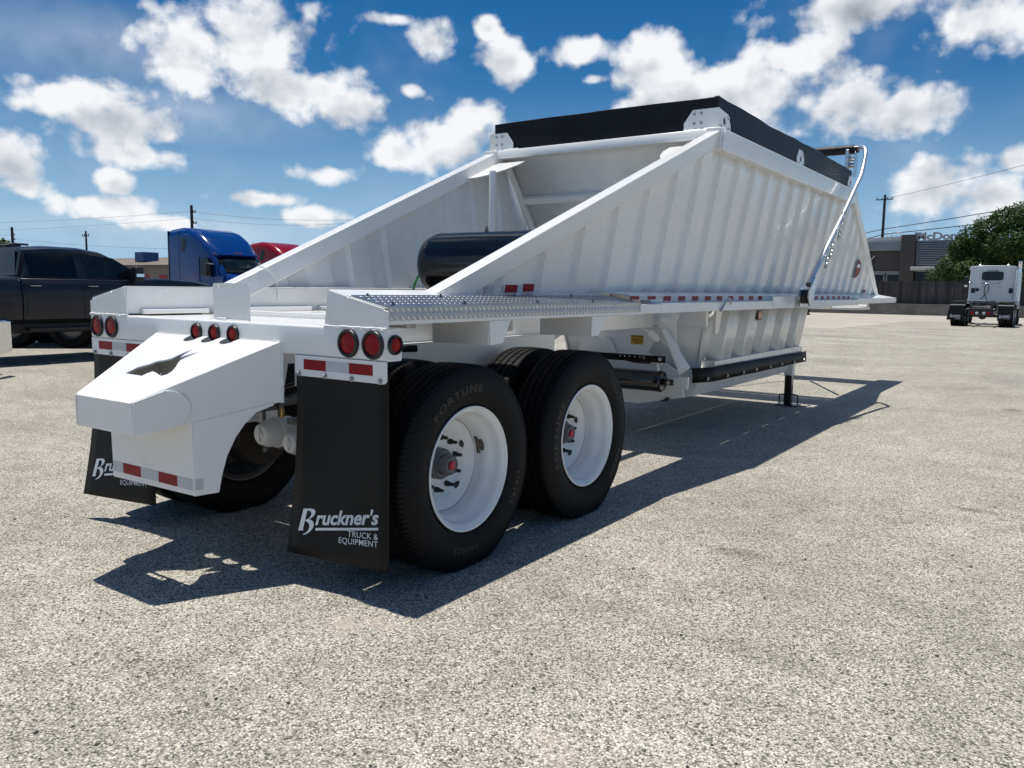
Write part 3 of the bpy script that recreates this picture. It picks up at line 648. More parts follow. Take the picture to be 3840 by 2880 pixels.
# pole bracket and pole, left rear corner, and its twin on the right
bp_ = [(-1.10,3.66),(-1.10,3.545),(-.96,3.555),(-.875,3.63),(-.80,3.77),(-.755,3.93),(-.76,4.06),(-1.10,4.06)]
def brz(x, y): return (x, y, 2.585+.40*(y-3.75))
MB().plate(bp_, [], brz, (0,0,.008)).build('pole_bracket', WP, T)
MB().plate([(-x,y) for x,y in bp_], [], brz, (0,0,.008)).build('pole_bracket', WP, T)
MB().tube([(-.772,3.545,1.33),(-.772,3.545,2.53),(-.772,3.545,2.55),(-.772,3.545,2.556)], [.034,.034,.03,.02], 20).build('support_pole', WP, T)

# black top boards
def board(a, b, z0, z1, th, name='top_board', seed=1, wav=.006):
    r_ = random.Random(seed); a, b = Vector(a), Vector(b); n = 46; d = (b-a); nn = Vector((-d.y,d.x,0)).normalized()*th
    rings = []; ph = [r_.uniform(0,6) for _ in range(4)]
    for i in range(n+1):
        p = a+d*i/n; s_ = d.length*i/n
        w = wav*(math.sin(s_*2.1+ph[0])+.5*math.sin(s_*5.3+ph[1])+.3*math.sin(s_*11+ph[2]))
        rings.append([Vector((p.x,p.y,z0)),Vector((p.x,p.y,z1+w)),Vector((p.x,p.y,z1+w))+nn,Vector((p.x,p.y,z0))+nn])
    return MB().lofts(rings).build(name, 'board', T, .004, smooth=30)
board((-1.17,4.115,0),(1.155,4.115,0), 2.8395,3.105,.04, seed=2, wav=.003)
board((1.16,4.12,0),(1.16,9.02,0), 2.8325,3.10,.04, seed=3, wav=.008)
board((-1.12,4.16,0),(-1.12,9.02,0), 2.8325,3.10,.04, seed=4)
board((1.11,9.0,0),(-1.11,9.0,0), 2.8395,3.10,.04, seed=5)
# board brackets with bolts and holes
for s in (1,-1):
    pl = [(.862,2.8395),(1.1655,2.8395),(1.1655,3.008),(.939,3.009),(.861,2.904)]
    if s < 0: pl = [(.937,2.8395),(1.224,2.8395),(1.224,3.009),(1.016,3.008),(.938,2.905)]
    b_ = MB().plate([(s*x,z) for x,z in pl], [], lambda u,v:(u,4.103,v), (0,-.008,0)).build('board_bracket', WP, T)
    bx = (.955,1.018) if s > 0 else (1.072,1.137)
    for x in bx:
        for z in (2.895,2.975): bolt_mb((s*x,4.102,z), (0,-1,0), .008).build('bolt', 'zinc', b_)
    weld([(s*.87,4.098,2.842),(s*1.16,4.098,2.842)], .007)
def side_br(y0, y1, x=1.1665, s=1):
    w = (y1-y0)
    pl = [(y0,2.8325),(y1,2.8325),(y1-.01,2.93),(y0+w*.72,3.01),(y0+w*.25 if y0 > 4.3 else y0,3.012),(y0,2.93 if y0 > 4.3 else 3.0)]
    if y0 < 4.3: pl = [(y0,2.8325),(y1,2.8325),(y1,2.90),(y0+w*.8,2.985),(y0,3.01)]
    b_ = MB().plate(pl, [circ(y0+w*.5,2.918,.033,18)], lambda u,v:(s*(x+.008),u,v), (s*.008,0,0)).build('board_bracket', WP, T)
    MB().lathe([(.031,0),(.031,.002),(.001,.0021)], (s*(x-.001),y0+w*.5,2.918), (s,0,0), 18).build('bracket_hole_plug', 'ink', b_)
    for dy, z in ((.2,2.865),(.8,2.865),(.78,2.955)): bolt_mb((s*(x+.008),y0+w*dy,z), (s,0,0), .007).build('bolt', 'zinc', b_)
for s in (1,-1):
    side_br(4.10,4.40,s=s, x=1.1615 if s > 0 else 1.1215); side_br(6.44,6.72,s=s, x=1.1615 if s > 0 else 1.1215); side_br(8.80,9.03,s=s, x=1.1615 if s > 0 else 1.1215)

# lower side rail, ledge, tape
both(MB().ext([(1.08,1.304),(1.2555,1.304),(1.2555,1.378),(1.174,1.387),(1.1705,1.390),(1.1705,1.430),(1.16,1.436),(.886,1.4665),(.886,1.456),(1.08,1.42)], 'Y', 2.905, 9.4), 'lower_side_rail', WP, .002)
both(MB().ext([(1.08,1.304),(1.2545,1.304),(1.2545,1.372),(1.08,1.372)], 'Y', 2.605, 2.904), 'lower_side_rail_end', WP, .003)
both(MB().ext([(1.1625,1.402),(1.1705,1.400),(1.1705,1.430),(1.16,1.436),(.886,1.4665),(.886,1.4565),(1.1625,1.425)], 'Y', 2.562, 2.904), 'side_rail_flange', WP)
for k_ in range(11):
    y = 2.562+k_*.279; z0 = 1.403 if y < 2.9 else 1.3915
    MB().box(1.1708,1.1722,y,y+.1425,z0,1.4285).build('reflective_tape', 'tape_red', T)
    if k_ < 10: MB().box(1.1708,1.1720,y+.143,y+.2785,z0,1.4285).build('reflective_tape', 'tape_white', T)
for k_ in range(8):
    y = 7.19+k_*.279; MB().box(1.1708,1.1722,y,y+.1425,1.3915,1.4285).build('reflective_tape', 'tape_red', T)
    if k_ < 7: MB().box(1.1708,1.1720,y+.143,y+.2785,1.3915,1.4285).build('reflective_tape', 'tape_white', T)
# hook on the rail
MB().tube([(1.262,4.10,1.30),(1.268,4.13,1.325),(1.275,4.15,1.36),(1.28,4.18,1.395),(1.282,4.23,1.41),(1.282,4.28,1.395),(1.28,4.30,1.36)], .009, 8).build('tie_hook', 'zinc', T)
# front deck
fd = MB().ext([(.886,1.464),(1.2555,1.40),(1.2555,1.322),(1.10,1.322)], 'Y', 9.402, 12.3); both(fd, 'front_deck', WP, .004)
MB().box(-.45,.9,11.35,12.05,1.20,1.24).build('coupler_plate', WP, T, .004)
MB().lathe([(.045,0),(.045,.06),(.03,.065),(.03,.09),(.05,.092),(.05,.11),(.001,.111)], (0,11.6,1.2), (0,0,-1), 16).build('king_pin', 'black_steel', T)
MB().tube([(.0,11.3,1.28),(.85,9.6,1.28)], .025, 8).build('front_strut', WP, T)
MB().tube([(-.85,9.2,1.28),(-.2,11.4,1.28)], .02, 8).build('front_strut', WP, T)
MB().box(-.88,.88,11.9,12.04,1.245,1.32).build('front_cross_member', WP, T, .004)

# oval badge, two flat zones
def oval(sc_, of, m_):
    pts = [(10.27,1.83+.135*sc_),(10.27,1.83-.135*sc_)]
    for i in range(1,16):
        a = -math.pi/2+math.pi*i/16; pts.append((10.27+.30*sc_*math.cos(a), 1.83+.135*sc_*math.sin(a)))
    return MB().loft([(px(of,z),y,z) for y,z in pts], [(px(of+.0012,z),y,z) for y,z in pts])
bd = oval(1.,-.0275,'ink').build('oval_badge', 'ink', T)
oval(.88,-.0262,'x').build('badge_face', 'tape_red', bd); 
MB().loft([(px(-.025,z),y,z) for y,z in ((10.272,1.85),(10.50,1.85),(10.45,1.90),(10.272,1.90))],[(px(-.024,z),y,z) for y,z in ((10.272,1.85),(10.50,1.85),(10.45,1.90),(10.272,1.90))]).build('badge_stripe', 'cab_white', bd)

# ---- lower hopper and gates
YL0, YL1 = 4.86, 8.02
def lows(off_o, off_i):
    mb = MB(); pts = []; y = YL0
    for k_ in range(5):
        y = YL0+.33+k_*.62
        pts += [(y,off_o),(y+.31,off_o),(y+.35,off_i),(y+.58,off_i)]
    pts = [(YL0,off_i),(YL0+.29,off_i)]+pts; pts = [p for p in pts if p[0] <= YL1-.05]+[(YL1,off_o)]
    vs = []
    for y_, of in pts: vs += [(px(of,z),y_+(.16*(1.30-z) if y_ < 5.0 else 0),z) for z in (1.302,1.05,.77)]
    mb.add(vs, [(i*3+j,(i+1)*3+j,(i+1)*3+j+1,i*3+j+1) for i in range(len(pts)-1) for j in range(2)])
    return mb
both(lows(.0,-.125), 'lower_hopper_side', WP, smooth=25, solid=.006)
both(MB().loft([(px(.02,.78),5.02,.785),(px(.02,.7),5.05,.70),(px(-.12,.7),5.05,.70),(px(-.12,.78),5.02,.785)], [(px(.02,.78),8.1,.785),(px(.02,.7),8.14,.70),(px(-.12,.7),8.14,.70),(px(-.12,.78),8.1,.785)]), 'lower_band', WP, .006)
both(MB().loft([(px(-.02,1.3),4.80,1.302),(px(-.02,1.05),4.90,1.06),(px(-.02,1.05),4.99,1.06),(px(-.02,1.3),4.97,1.302)], [(px(.004,1.3),4.80,1.302),(px(.004,1.05),4.90,1.06),(px(.004,1.05),4.99,1.06),(px(.004,1.3),4.97,1.302)]), 'corner_stiffener', WP)
MB().add([(-.86,4.86,1.30),(.86,4.86,1.30),(.74,5.0,.60),(-.74,5.0,.60)],[(0,1,2,3)]).build('lower_rear_sheet', WP, T, solid=.006)
MB().add([(-.86,8.02,1.30),(.86,8.02,1.30),(.74,7.9,.60),(-.74,7.9,.60)],[(0,1,2,3)]).build('lower_front_sheet', WP, T, solid=.006)
both(MB().box(.84,.8925,4.905,8.1,1.296,1.345), 'sun_leak_strip', WP)  # added strip that blocks sun leaking in above the lower hopper sides
# clam gates
gp = [(.795,.70),(.80,.60),(.735,.44),(.30,.365),(.02,.36),(.02,.62),(.60,.70)]
both(MB().ext(gp, 'Y', 4.84, 8.12), 'dump_gate', WP, .005)
# rubber seal flaps with bolts
for s in (1,-1):
    rings = []
    nY = 26
    vs = []
    for i in range(nY+1):
        t = i/nY; y = 4.66+(8.26-4.66)*t
        b = .005*math.sin(t*9)+.005*math.sin(t*23+1)
        x0 = px(.03,.74)+.004; 
        inset = -.10*max(0,1-t*14)
        vs += [(s*(x0+inset),y,.735-.03*t),(s*(x0+.008+b+inset),y,.66-.025*t),(s*(x0+.004+b*.5+inset),y+.01,.590-.02*t+b*.4)]
    sf = MB().add(vs, [(i*3+j,(i+1)*3+j,(i+1)*3+j+1,i*3+j+1) for i in range(nY) for j in range(2)]).build('seal_flap', 'flap_rubber', T, solid=.006)
    for k_ in range(8):
        t = .05+k_*.13; y = 4.66+3.6*t
        b = .005*math.sin(t*9)+.005*math.sin(t*23+1)
        bolt_mb((s*(px(.03,.74)+.004+.0135+b-.10*max(0,1-t*14)),y+.01,.625-.022*t), (s,0,.0), .012).build('bolt', 'zinc', sf)
MB().box(.80,.815,6.62,6.78,1.14,1.26).build('marker_lamp_frame', 'ink', T, .02)
ml = MB().box(.9,.912,6.42,6.55,1.165,1.275); 
both(MB().ext(rrect(6.00,6.14,1.165,1.275,.025), 'X', px(.003,1.2)+.006, px(.003,1.2)+.022), 'marker_lamp', 'grommet')
both(MB().ext(rrect(6.022,6.118,1.183,1.257,.018), 'X', px(.003,1.2)+.0225, px(.003,1.2)+.028), 'marker_lens', 'amber')
bpy.data.objects.remove(bpy.data.objects['marker_lamp_frame'])

# rear gate linkage (planes of constant Y seen from behind)
for s in (1,-1):
    ap = [(.536,1.28),(.735,1.28),(.733,1.224),(.706,1.176),(.717,.995),(.76,.90),(.865,.76),(.785,.755),(.70,.90),(.549,1.0),(.54,1.08)]
    arm = MB().ext([(s*x,z) for x,z in ap], 'Y', 4.44, 4.456).build('gate_arm', WP, T, .003)
    MB().lathe([(.052,0),(.052,.012),(.03,.014),(.03,.05),(.022,.056),(.001,.057)], (s*.600,4.44,1.205), (0,-1,0), 20).build('pivot_pin', WP, arm)
    MB().loft([(s*.592,4.43,1.12),(s*.636,4.43,1.11),(s*.868,4.43,.757),(s*.79,4.43,.70)], [(s*.592,4.375,1.12),(s*.600,4.375,1.11),(s*.80,4.375,.757),(s*.79,4.375,.70)]).build('arm_brace', WP, arm, .003)
    gpz = [(.662,.655),(.84,.668),(.835,.548),(.674,.562),(.638,.602)]
    MB().ext([(s*x,z) for x,z in gpz], 'Y', 4.47, 4.50).build('cylinder_lug', WP, T, .004)
MB().ext([(-.76,.46),(-.29,.36),(.29,.36),(.76,.46),(.70,.70),(.37,.871),(.434,.993),(.52,1.02),(.52,1.12),(-.52,1.12),(-.52,1.02),(-.434,.993),(-.371,.87),(-.70,.70)], 'Y', 4.58, 4.60).build('gate_end_plate', WP, T, .004)
MB().ext([(-.044,.996),(-.296,.993),(-.40,.85),(.046,.845)], 'Y', 4.53, 4.565).build('gate_end_stiffener', WP, T, .004)
MB().ext([(-.93,1.125),(.93,1.133),(.93,1.30),(-.93,1.30)], 'Y', 4.62, 4.68).build('rear_bulkhead_beam', WP, T, .004)
MB().tube([(.10,4.40,1.225),(.295,4.40,1.163)], .022, 14).tube([(.285,4.40,1.166),(.483,4.40,1.074)], .017, 14).build('link_rod', WP, T)
MB().ext([(.46,1.09),(.50,1.10),(.565,1.045),(.575,1.01),(.55,.985),(.52,.99),(.45,1.05)], 'Y', 4.385, 4.415).build('link_clevis', WP, T, .006)
MB().ext([(-.10,1.16),(-.03,1.16),(-.03,1.06),(-.005,1.02),(-.02,.985),(-.06,.98),(-.10,1.0)], 'Y', 4.40, 4.42).lathe([(.014,0),(.014,.006),(.001,.0061)], (-.045,4.40,1.005), (0,-1,0), 12).build('cylinder_hanger', WP, T, .004)
cy = MB().lathe([(.001,-.02),(.07,-.02),(.095,-.012),(.101,0),(.101,.05),(.099,.055),(.099,1.04),(.101,1.045),(.101,1.1),(.09,1.115),(.001,1.116)], (-.47,4.35,.6225), (1,0,0), 32).build('air_cylinder', 'black_paint', T)
MB().box(.645,.745,4.335,4.365,.592,.648).build('cylinder_clevis', 'black_steel', cy, .01)
MB().lathe([(.019,0),(.019,.018),(.009,.019),(.009,.004),(.001,.003)], (.705,4.335,.621), (0,-1,0), 16).build('clevis_pin', 'zinc', cy)
MB().lathe([(.016,0),(.016,.03),(.011,.032),(.011,.05),(.018,.052),(.018,.075),(.001,.076)], (.585,4.35,.722), (0,0,1), 12).tube([(.62,4.35,.79),(.53,4.35,.79)], .016, 10).build('air_fitting', 'aluminium', cy)
MB().tube([(.535,4.35,.79),(.505,4.35,.79)], .013, 8).build('brass_fitting', 'brass', cy)
MB().tube([(.51,4.35,.79),(.35,4.34,.79),(.15,4.33,.825),(-.2,4.33,.84)], .012, 8).build('air_hose', 'black_steel', cy)
bar = MB().box(-.45,.683,4.29,4.302,.802,.866).build('latch_bar', 'black_paint', T, .002)
for x in (.215,.265,.317,.372,.425): MB().lathe([(.0055,0),(.0055,.0012),(.001,.0013)], (x,4.2898,.846), (0,-1,0), 10).build('latch_hole', 'cab_white', bar)
MB().lathe([(.017,0),(.017,.003),(.001,.0031)], (.465,4.2898,.842), (0,-1,0), 18).build('latch_sticker', 'cast_grey', bar)
MB().lathe([(.017,0),(.017,.008),(.011,.01),(.011,.018),(.001,.019)], (.632,4.2898,.838), (0,-1,0), 16).build('latch_bolt', 'zinc', bar)
yl = MB().box(.182,.316,4.575,4.5785,.942,1.030).build('warning_label', 'label_yellow', T)
MB().box(.183,.315,4.5735,4.5745,1.013,1.029).build('label_header', 'ink', yl)
vs, fs = text_mesh('ATTENTION', size=.02, bold=.0004, align='CENTER'); MB().add([(.249+v[0]*.9,4.573,1.0145+v[1]) for v in vs], fs).build('label_text', 'label_yellow', yl, smooth=0)
for k_, w in enumerate((.1,.115,.108,.112,.05)):
    z = .998-k_*.012; MB().box(.249-w/2,.249+w/2,4.5736,4.5745,z,z+.0045).build('label_line', 'ink', yl)
MB().tube([(.60,4.57,.43),(.60,4.53,.43)], .02, 12).tube([(.60,4.55,.43),(.55,4.52,.41)], .009, 8).build('grease_knob', 'ink', T)

# landing legs
for s in (1,-1):
    lo = MB().box(s*.765-.055,s*.765+.055,7.96,8.07,.40,1.02).build('landing_leg', WP, T, .006)
    MB().box(s*.765-.045,s*.765+.045,7.97,8.06,.02,.41).build('leg_inner_tube', 'black_paint', lo, .004)
    MB().box(s*.765-.14,s*.765+.14,7.92,8.12,.002,.018).build('foot_pad', 'black_steel', lo, .003)
    MB().tube([(s*.765-.11,8.0,.02),(s*.765-.11,8.0,.14),(s*.765-.05,8.0,.15)], .009, 8).tube([(s*.765+.05,8.04,.15),(s*.765+.115,8.04,.14),(s*.765+.115,8.04,.02)], .009, 8).build('foot_loop', 'black_steel', lo)
MB().tube([(-.7,8.0,.85),(.7,8.0,.85)], .018, 10).build('leg_shaft', 'black_steel', T)
# air reservoir between the rear rails, with its green hose
tk = MB().lathe([(.001,0),(.09,.008),(.17,.035),(.225,.085),(.248,.15),(.25,.18),(.252,.181),(.252,.19),(.25,.191),(.25,1.11),(.248,1.14),(.225,1.21),(.17,1.26),(.09,1.287),(.001,1.295)], (-.62,2.45,1.655), (1,0,0), 48).build('air_tank', 'tank_paint', T)
MB().box(-.35,-.28,2.30,2.60,1.30,1.42).box(.28,.35,2.30,2.60,1.30,1.42).build('tank_saddle', WP, tk)
MB().lathe([(.016,0),(.016,.02),(.009,.022),(.009,.04),(.001,.041)], (-.02,2.45,1.905), (0,0,1), 10).build('tank_valve', 'cast_grey', tk)
MB().tube([(-.60,2.40,1.617),(-.63,2.40,1.607),(-.665,2.40,1.578),(-.695,2.40,1.535),(-.719,2.40,1.491),(-.731,2.40,1.444),(-.735,2.40,1.38),(-.735,2.40,1.30)], .010, 10).build('air_line', 'hose_green', tk)

# tarp roller, motor and swing arm
MB().tube([(1.13,9.2,3.40),(-1.13,9.2,3.40)], .062, 18).build('tarp_roll', 'board', T)
MB().tube([(1.05,9.2,3.40),(1.19,9.2,3.40)], .05, 16).build('roller_end', 'black_steel', T)
MB().box(1.06,1.10,9.03,9.16,2.8395,3.38).build('roller_post', 'aluminium', T, .004)
MB().ext([(9.08,3.02),(9.2,3.02),(9.24,3.12),(9.24,3.33),(9.08,3.35)], 'X', 1.165, 1.177).build('roller_bracket', 'bare_metal', T, .003)
for z in (3.18,3.27): MB().tube([(1.09,9.15,z),(1.16,9.15,z)], .035, 14).build('roller_spool', 'chrome', T)
arm_lo = [(1.36,6.42,1.535),(1.36,7.72,2.345)]; 
MB().tube([(1.36,6.45,1.555),(1.36,7.75,2.365)], .033, 16).build('tarp_arm_lower', 'arm_metal', T)
MB().tube([(1.36,7.70,2.333),(1.36,8.60,2.945),(1.36,8.66,3.005),(1.36,8.72,3.08),(1.36,8.81,3.22),(1.355,8.84,3.29),(1.335,8.90,3.34),(1.29,9.0,3.385),(1.24,9.1,3.40),(1.18,9.2,3.40)], [.027]*10, 14).build('tarp_arm', 'arm_metal', T)
mh = MB().lathe([(.001,0),(.10,0),(.105,.006),(.105,.014),(.08,.016),(.08,.02),(.001,.021)], (1.285,6.43,1.425), (1,0,0), 26).build('arm_pivot', 'bare_metal', T)
MB().lathe([(.001,0),(.105,0),(.105,.012),(.001,.013)], (1.39,6.43,1.425), (1,0,0), 26).build('pivot_flange', 'bare_metal', mh)
cp = []
for i in range(97):
    a = 2*math.pi*i/16; cp.append((1.302+.085*i/96, 6.43+.07*math.cos(a), 1.425+.07*math.sin(a)))
MB().tube(cp, .0085, 8).build('spring_coil', 'black_steel', mh)
MB().tube([(1.305,6.43,1.425),(1.385,6.43,1.425)], .06, 20).build('spring_core', 'black_steel', mh)
MB().ext([(6.38,1.36),(6.50,1.36),(6.60,1.60),(6.56,1.64),(6.34,1.50)], 'X', 1.392, 1.404).build('arm_knuckle', 'bare_metal', mh, .004)
MB().box(1.258,1.285,6.36,6.56,1.31,1.43).build('pivot_mount', 'zinc', mh, .004)
MB().box(1.2565,1.262,5.55,6.35,1.325,1.425).build('mount_plate', WP, T, .001)
def chain(p0, p1, sag, n, name='safety_chain'):
    mb = MB(); p0, p1 = Vector(p0), Vector(p1)
    for i in range(n):
        t = (i+.5)/n; c = p0.lerp(p1,t)+Vector((.01,0,-sag*4*t*(1-t))); d = (p1-p0).normalized(); u = d; w = d.orthogonal().normalized()
        if i % 2: w = d.cross(w)
        pts = [c+u*.026*math.cos(a)+w*.015*math.sin(a) for a in [2*math.pi*q/10 for q in range(11)]]
        mb.tube(pts, .0052, 6)
    mb.build(name, 'zinc', T)
chain((1.40,7.62,2.43),(1.40,7.42,2.10),.03,9); chain((1.40,7.18,2.06),(1.40,7.10,1.88),.02,6); chain((1.40,6.98,1.90),(1.40,6.92,1.76),.02,5)

# ---- wheels
RT = .5525
half = [(.325,.098),(.333,.110),(.345,.120),(.36,.127),(.385,.134),(.41,.138),(.435,.140),(.46,.138),(.485,.1335),(.505,.127),(.515,.1225),(.5165,.125),(.528,.1215),(.5385,.1165),(.545,.110),(.5485,.101)]
tread = [(.549,.078),(.5365,.0755),(.5365,.0675),(.5505,.065),(.5515,.030),(.5375,.0275),(.5375,.0195),(.552,.017)]
prof = half+tread+[(r,-x) for r,x in reversed(tread)]+[(r,-x) for r,x in reversed(half)]
NB = 126
def tyre_mesh():
    vs = []; NT = NB*4
    for j in range(NT):
        blk, ph = divmod(j, 4); a = 2*math.pi/NB*(blk+(0.,.80,.82,.98)[ph]); cut = ph >= 2
        for (r, x) in prof:
            rr_ = r; xx = x
            if cut and abs(x) > .1 and r > .5165: rr_ = r-.006; xx = x-math.copysign(.004,x)   # shoulder sipes
            if cut and blk % 2 == 0 and .029 < abs(x) < .08 and r > .545: rr_ = r-.003
            z = rr_*math.sin(a); y = rr_*math.cos(a)
            if z < -.5245: z = -.5245
            elif z < -.42 and abs(x) > .11: xx = xx*(1+.10*(-.42-z)/.1)
            vs.append((xx, y, z))
    n = len(prof)
    fs = [(j*n+i, j*n+i+1, ((j+1) % NT)*n+i+1, ((j+1) % NT)*n+i) for j in range(NT) for i in range(n-1)]
    me = bpy.data.meshes.new('tyre'); me.from_pydata(vs, [], fs)
    bm = bmesh.new(); bm.from_mesh(me); bmesh.ops.recalc_face_normals(bm, faces=bm.faces); bm.to_mesh(me); bm.free()
    me.shade_smooth(); me.set_sharp_from_angle(angle=rad(28)); me.materials.append(MATS['rubber'])
    return me
TY = tyre_mesh()
def sx(r):
    for (r0,x0),(r1,x1) in zip(half[:-1],half[1:]):
        if r0 <= r <= r1: return x0+(x1-x0)*(r-r0)/(r1-r0)
    return .12
def arc_text(s, h, r0, centre, stretch=1., italic=0.):
    vs, fs = text_mesh(s, size=h*1.36, bold=.0016, shear=italic, spacing=1.25)
    xs = [v[0] for v in vs]; U = (max(xs)+min(xs))/2
    out = []
    for v in vs:
        r = r0+v[1]; a = centre-(v[0]-U)*stretch/(r0+h/2); out.append((sx(r)+.0026, r*math.cos(a), r*math.sin(a)))
    return out, fs
LTS = []
for s_, h, r0, ca, st in (('FORTUNE',.040,.408,108,1.5),('11R24.5',.034,.412,-24,1.05),('FAR602',.034,.412,262,1.2)):
    v_, f_ = arc_text(s_, h, r0, rad(ca), st); me_ = MB().add(v_, f_).mesh('tyre_lettering', 0); me_.materials.append(MATS['rubber_letter']); LTS.append(me_)
rimp = [(.318,-.115),(.322,-.11),(.300,-.09),(.29,-.04),(.262,-.03),(.262,.0),(.272,.03),(.285,.045),(.296,.062),(.300,.085),(.304,.098),(.312,.104),(.322,.110),(.330,.116),(.3335,.122),(.331,.1265),(.324,.127),(.317,.121),(.309,.1135),(.301,.108),(.296,.098),(.292,.080),(.287,.062),(.276,.046),(.264,.030),(.257,.0),(.2545,-.03),(.250,-.040),(.2475,-.042),(.246,-.040),(.240,-.046),(.215,-.062),(.19,-.083),(.172,-.098),(.15,-.104),(.08,-.104)]
RIM = MB().lathe(rimp, (0,0,0), (1,0,0), 72, cap=False).mesh('wheel', 30); RIM.materials.append(MATS['white_paint'])
RIM2 = RIM.copy(); RIM2.materials.clear(); RIM2.materials.append(MATS['cast_grey'])
HUB = MB().lathe([(.118,-.104),(.118,-.09),(.10,-.085),(.098,-.05),(.088,-.045),(.088,-.035),(.070,-.033),(.066,.0),(.064,.004),(.06,.006),(.058,.016),(.05,.018),(.047,.014),(.001,.014)], (-.02,0,0), (1,0,0), 36); HUB.v = [(x,y*.86,z*.86) for x,y,z in HUB.v]; HUB = HUB.mesh('hub', 30); HUB.materials.append(MATS['cast_grey'])
PLUG = MB().lathe([(.024,0),(.024,.008),(.018,.012),(.001,.0125)], (-.006,0,0), (1,0,0), 18).mesh('hub_plug'); PLUG.materials.append(MATS['plug_red'])
STUD = MB().lathe([(.016,0),(.016,.02),(.010,.022),(.010,.046),(.009,.053),(.001,.0531)], (-.104,.143,0), (1,0,0), 8).mesh('wheel_stud', 30); STUD.materials.append(MATS['ink'])
HOLE = MB().lathe([(.028,0),(.001,.0005)], (-.071,.205,0), (1,-.55,0), 18).mesh('hand_hole', 0); HOLE.materials.append(MATS['ink'])
rs = MB().add([(.002,.2565,.02),(.035,.2685,.02),(.035,.2655,.07),(.0,.2530,.08),(-.012,.2490,.075),(-.012,.2515,.03)], [(0,1,2,3,4,5)])
def wheel(x, y, out, rot=0., text=True, hub=True):
    w = inst(RIM if hub else RIM2, 'wheel', None, T); w.matrix_local = Matrix.Translation((x,y,.527)) @ Matrix.Rotation(0 if out > 0 else math.pi, 4, 'Z')
    inst(TY, 'tyre', None, w)
    if text:
        for me_ in LTS: inst(me_, 'tyre_lettering', None, w, Matrix.Rotation(rot, 4, 'X'))
    if hub:
        inst(HUB, 'hub', None, w); inst(PLUG, 'hub_plug', None, w)
        for i in range(10): inst(STUD, 'wheel_stud', None, w, Matrix.Rotation(rot+.2+.62832*i, 4, 'X'))
        for i in range(5): inst(HOLE, 'hand_hole', None, w, Matrix.Rotation(rot+.45+1.25664*i, 4, 'X'))
    return w
for i, y in enumerate((.656,1.900)):
    for s in (1,-1):
        wheel(s*1.106, y, s, rot=rad(64) if i else 0.)
        wheel(s*.755, y, -s, text=False, hub=False)
        MB().lathe([(.001,0),(.20,0),(.205,.01),(.205,.17),(.195,.185),(.195,.22),(.001,.221)], (s*.43,y,.527), (s,0,0), 40).build('brake_drum', 'drum_iron', T)
    MB().tube([(-.62,y,.527),(.62,y,.527)], .064, 18).build('axle_tube', WP, T)
    for s in (1,-1):
        MB().box(s*.42-.045,s*.42+.045,y-.08,y+.08,.61,.68).build('spring_seat', WP, T, .006)
        for dx in (-.05,.05):
            for dy in (-.06,.06): MB().tube([(s*.42+dx,y+dy,.42),(s*.42+dx,y+dy,.74)], .010, 8).lathe([(.02,0),(.02,.022),(.001,.023)], (s*.42+dx,y+dy,.43), (0,0,1), 6).build('u_bolt', 'cast_grey', T)
        MB().ext([(y-.5,.74),(y-.2,.70),(y,.69),(y+.2,.70),(y+.5,.74),(y+.5,.775),(y,.735),(y-.5,.775)], 'X', s*.42-.04, s*.42+.04).build('leaf_spring', 'cast_grey', T, .004)
# stain and dark ring drawn for the seam gap inside the near wheels
for y_ in (.656,1.900):
    MB().tube([(1.106-.041,y_+.2485*math.cos(2*math.pi*i/60),.527+.2485*math.sin(2*math.pi*i/60)) for i in range(61)], .0022, 6).build('rim_seam', 'rust', T)
stn = [(1.106+.022,.2575),(1.106-.004,.2545),(1.106-.03,.2520)]
vs = []
for i in range(7):
    a = .10+.42*i/6
    for q, (x_, r_) in enumerate(stn): vs.append((x_+rnd.uniform(-.006,.006)*(q == 0), .656+r_*math.cos(a), .527+r_*math.sin(a)))
MB().add(vs, [(i*3+j,i*3+j+1,(i+1)*3+j+1,(i+1)*3+j) for i in range(6) for j in range(2) if not (i in (0,5) and j == 0)]).build('rim_stain', 'rust', T, smooth=0)
# brake chambers
for (x, y, z, r) in ((.105,.195,.645,.082),(.35,.19,.625,.075),(-.35,1.45,.64,.08),(.35,1.45,.64,.08)):
    ch = MB().lathe([(.001,0),(.62*r,0),(.72*r,.006),(.95*r,.05),(r,.10),(1.08*r,.105),(1.10*r,.115),(1.08*r,.125),(r,.13),(r,.20),(.8*r,.24),(.001,.241)], (x,y,z), (0,1,0), 32).build('brake_chamber', WP, T)
    MB().lathe([(.30*r,0),(.30*r,.006),(.001,.0065)], (x,y,z), (0,-1,0), 18).box(x-.006,x+.006,y-.012,y-.001,z-.5*r,z+.5*r).build('chamber_cap', WP, ch)
    MB().tube([(x+.03,y+.13,z+r*1.02),(x+.03,y+.13,z+r*1.02+.05)], .012, 10).build('air_fitting', 'brass', ch)
MB().ext([(.42,.70),(.60,.70),(.60,.92),(.42,.92)], 'Y', .26, .272).build('chamber_bracket', WP, T, .01)
MB().tube([(-.35,.12,.66),(-.2,.15,.75),(.0,.3,.86),(.05,.5,.9)], .012, 8).build('air_hose', 'black_steel', T)
# black corrugated loom lying on the frame
MB().tube([(.62,.40,1.14),(.7,.5,1.145),(.78,.56,1.14),(.85,.66,1.14)], .02, 10).build('cable_loom', 'black_steel', T)

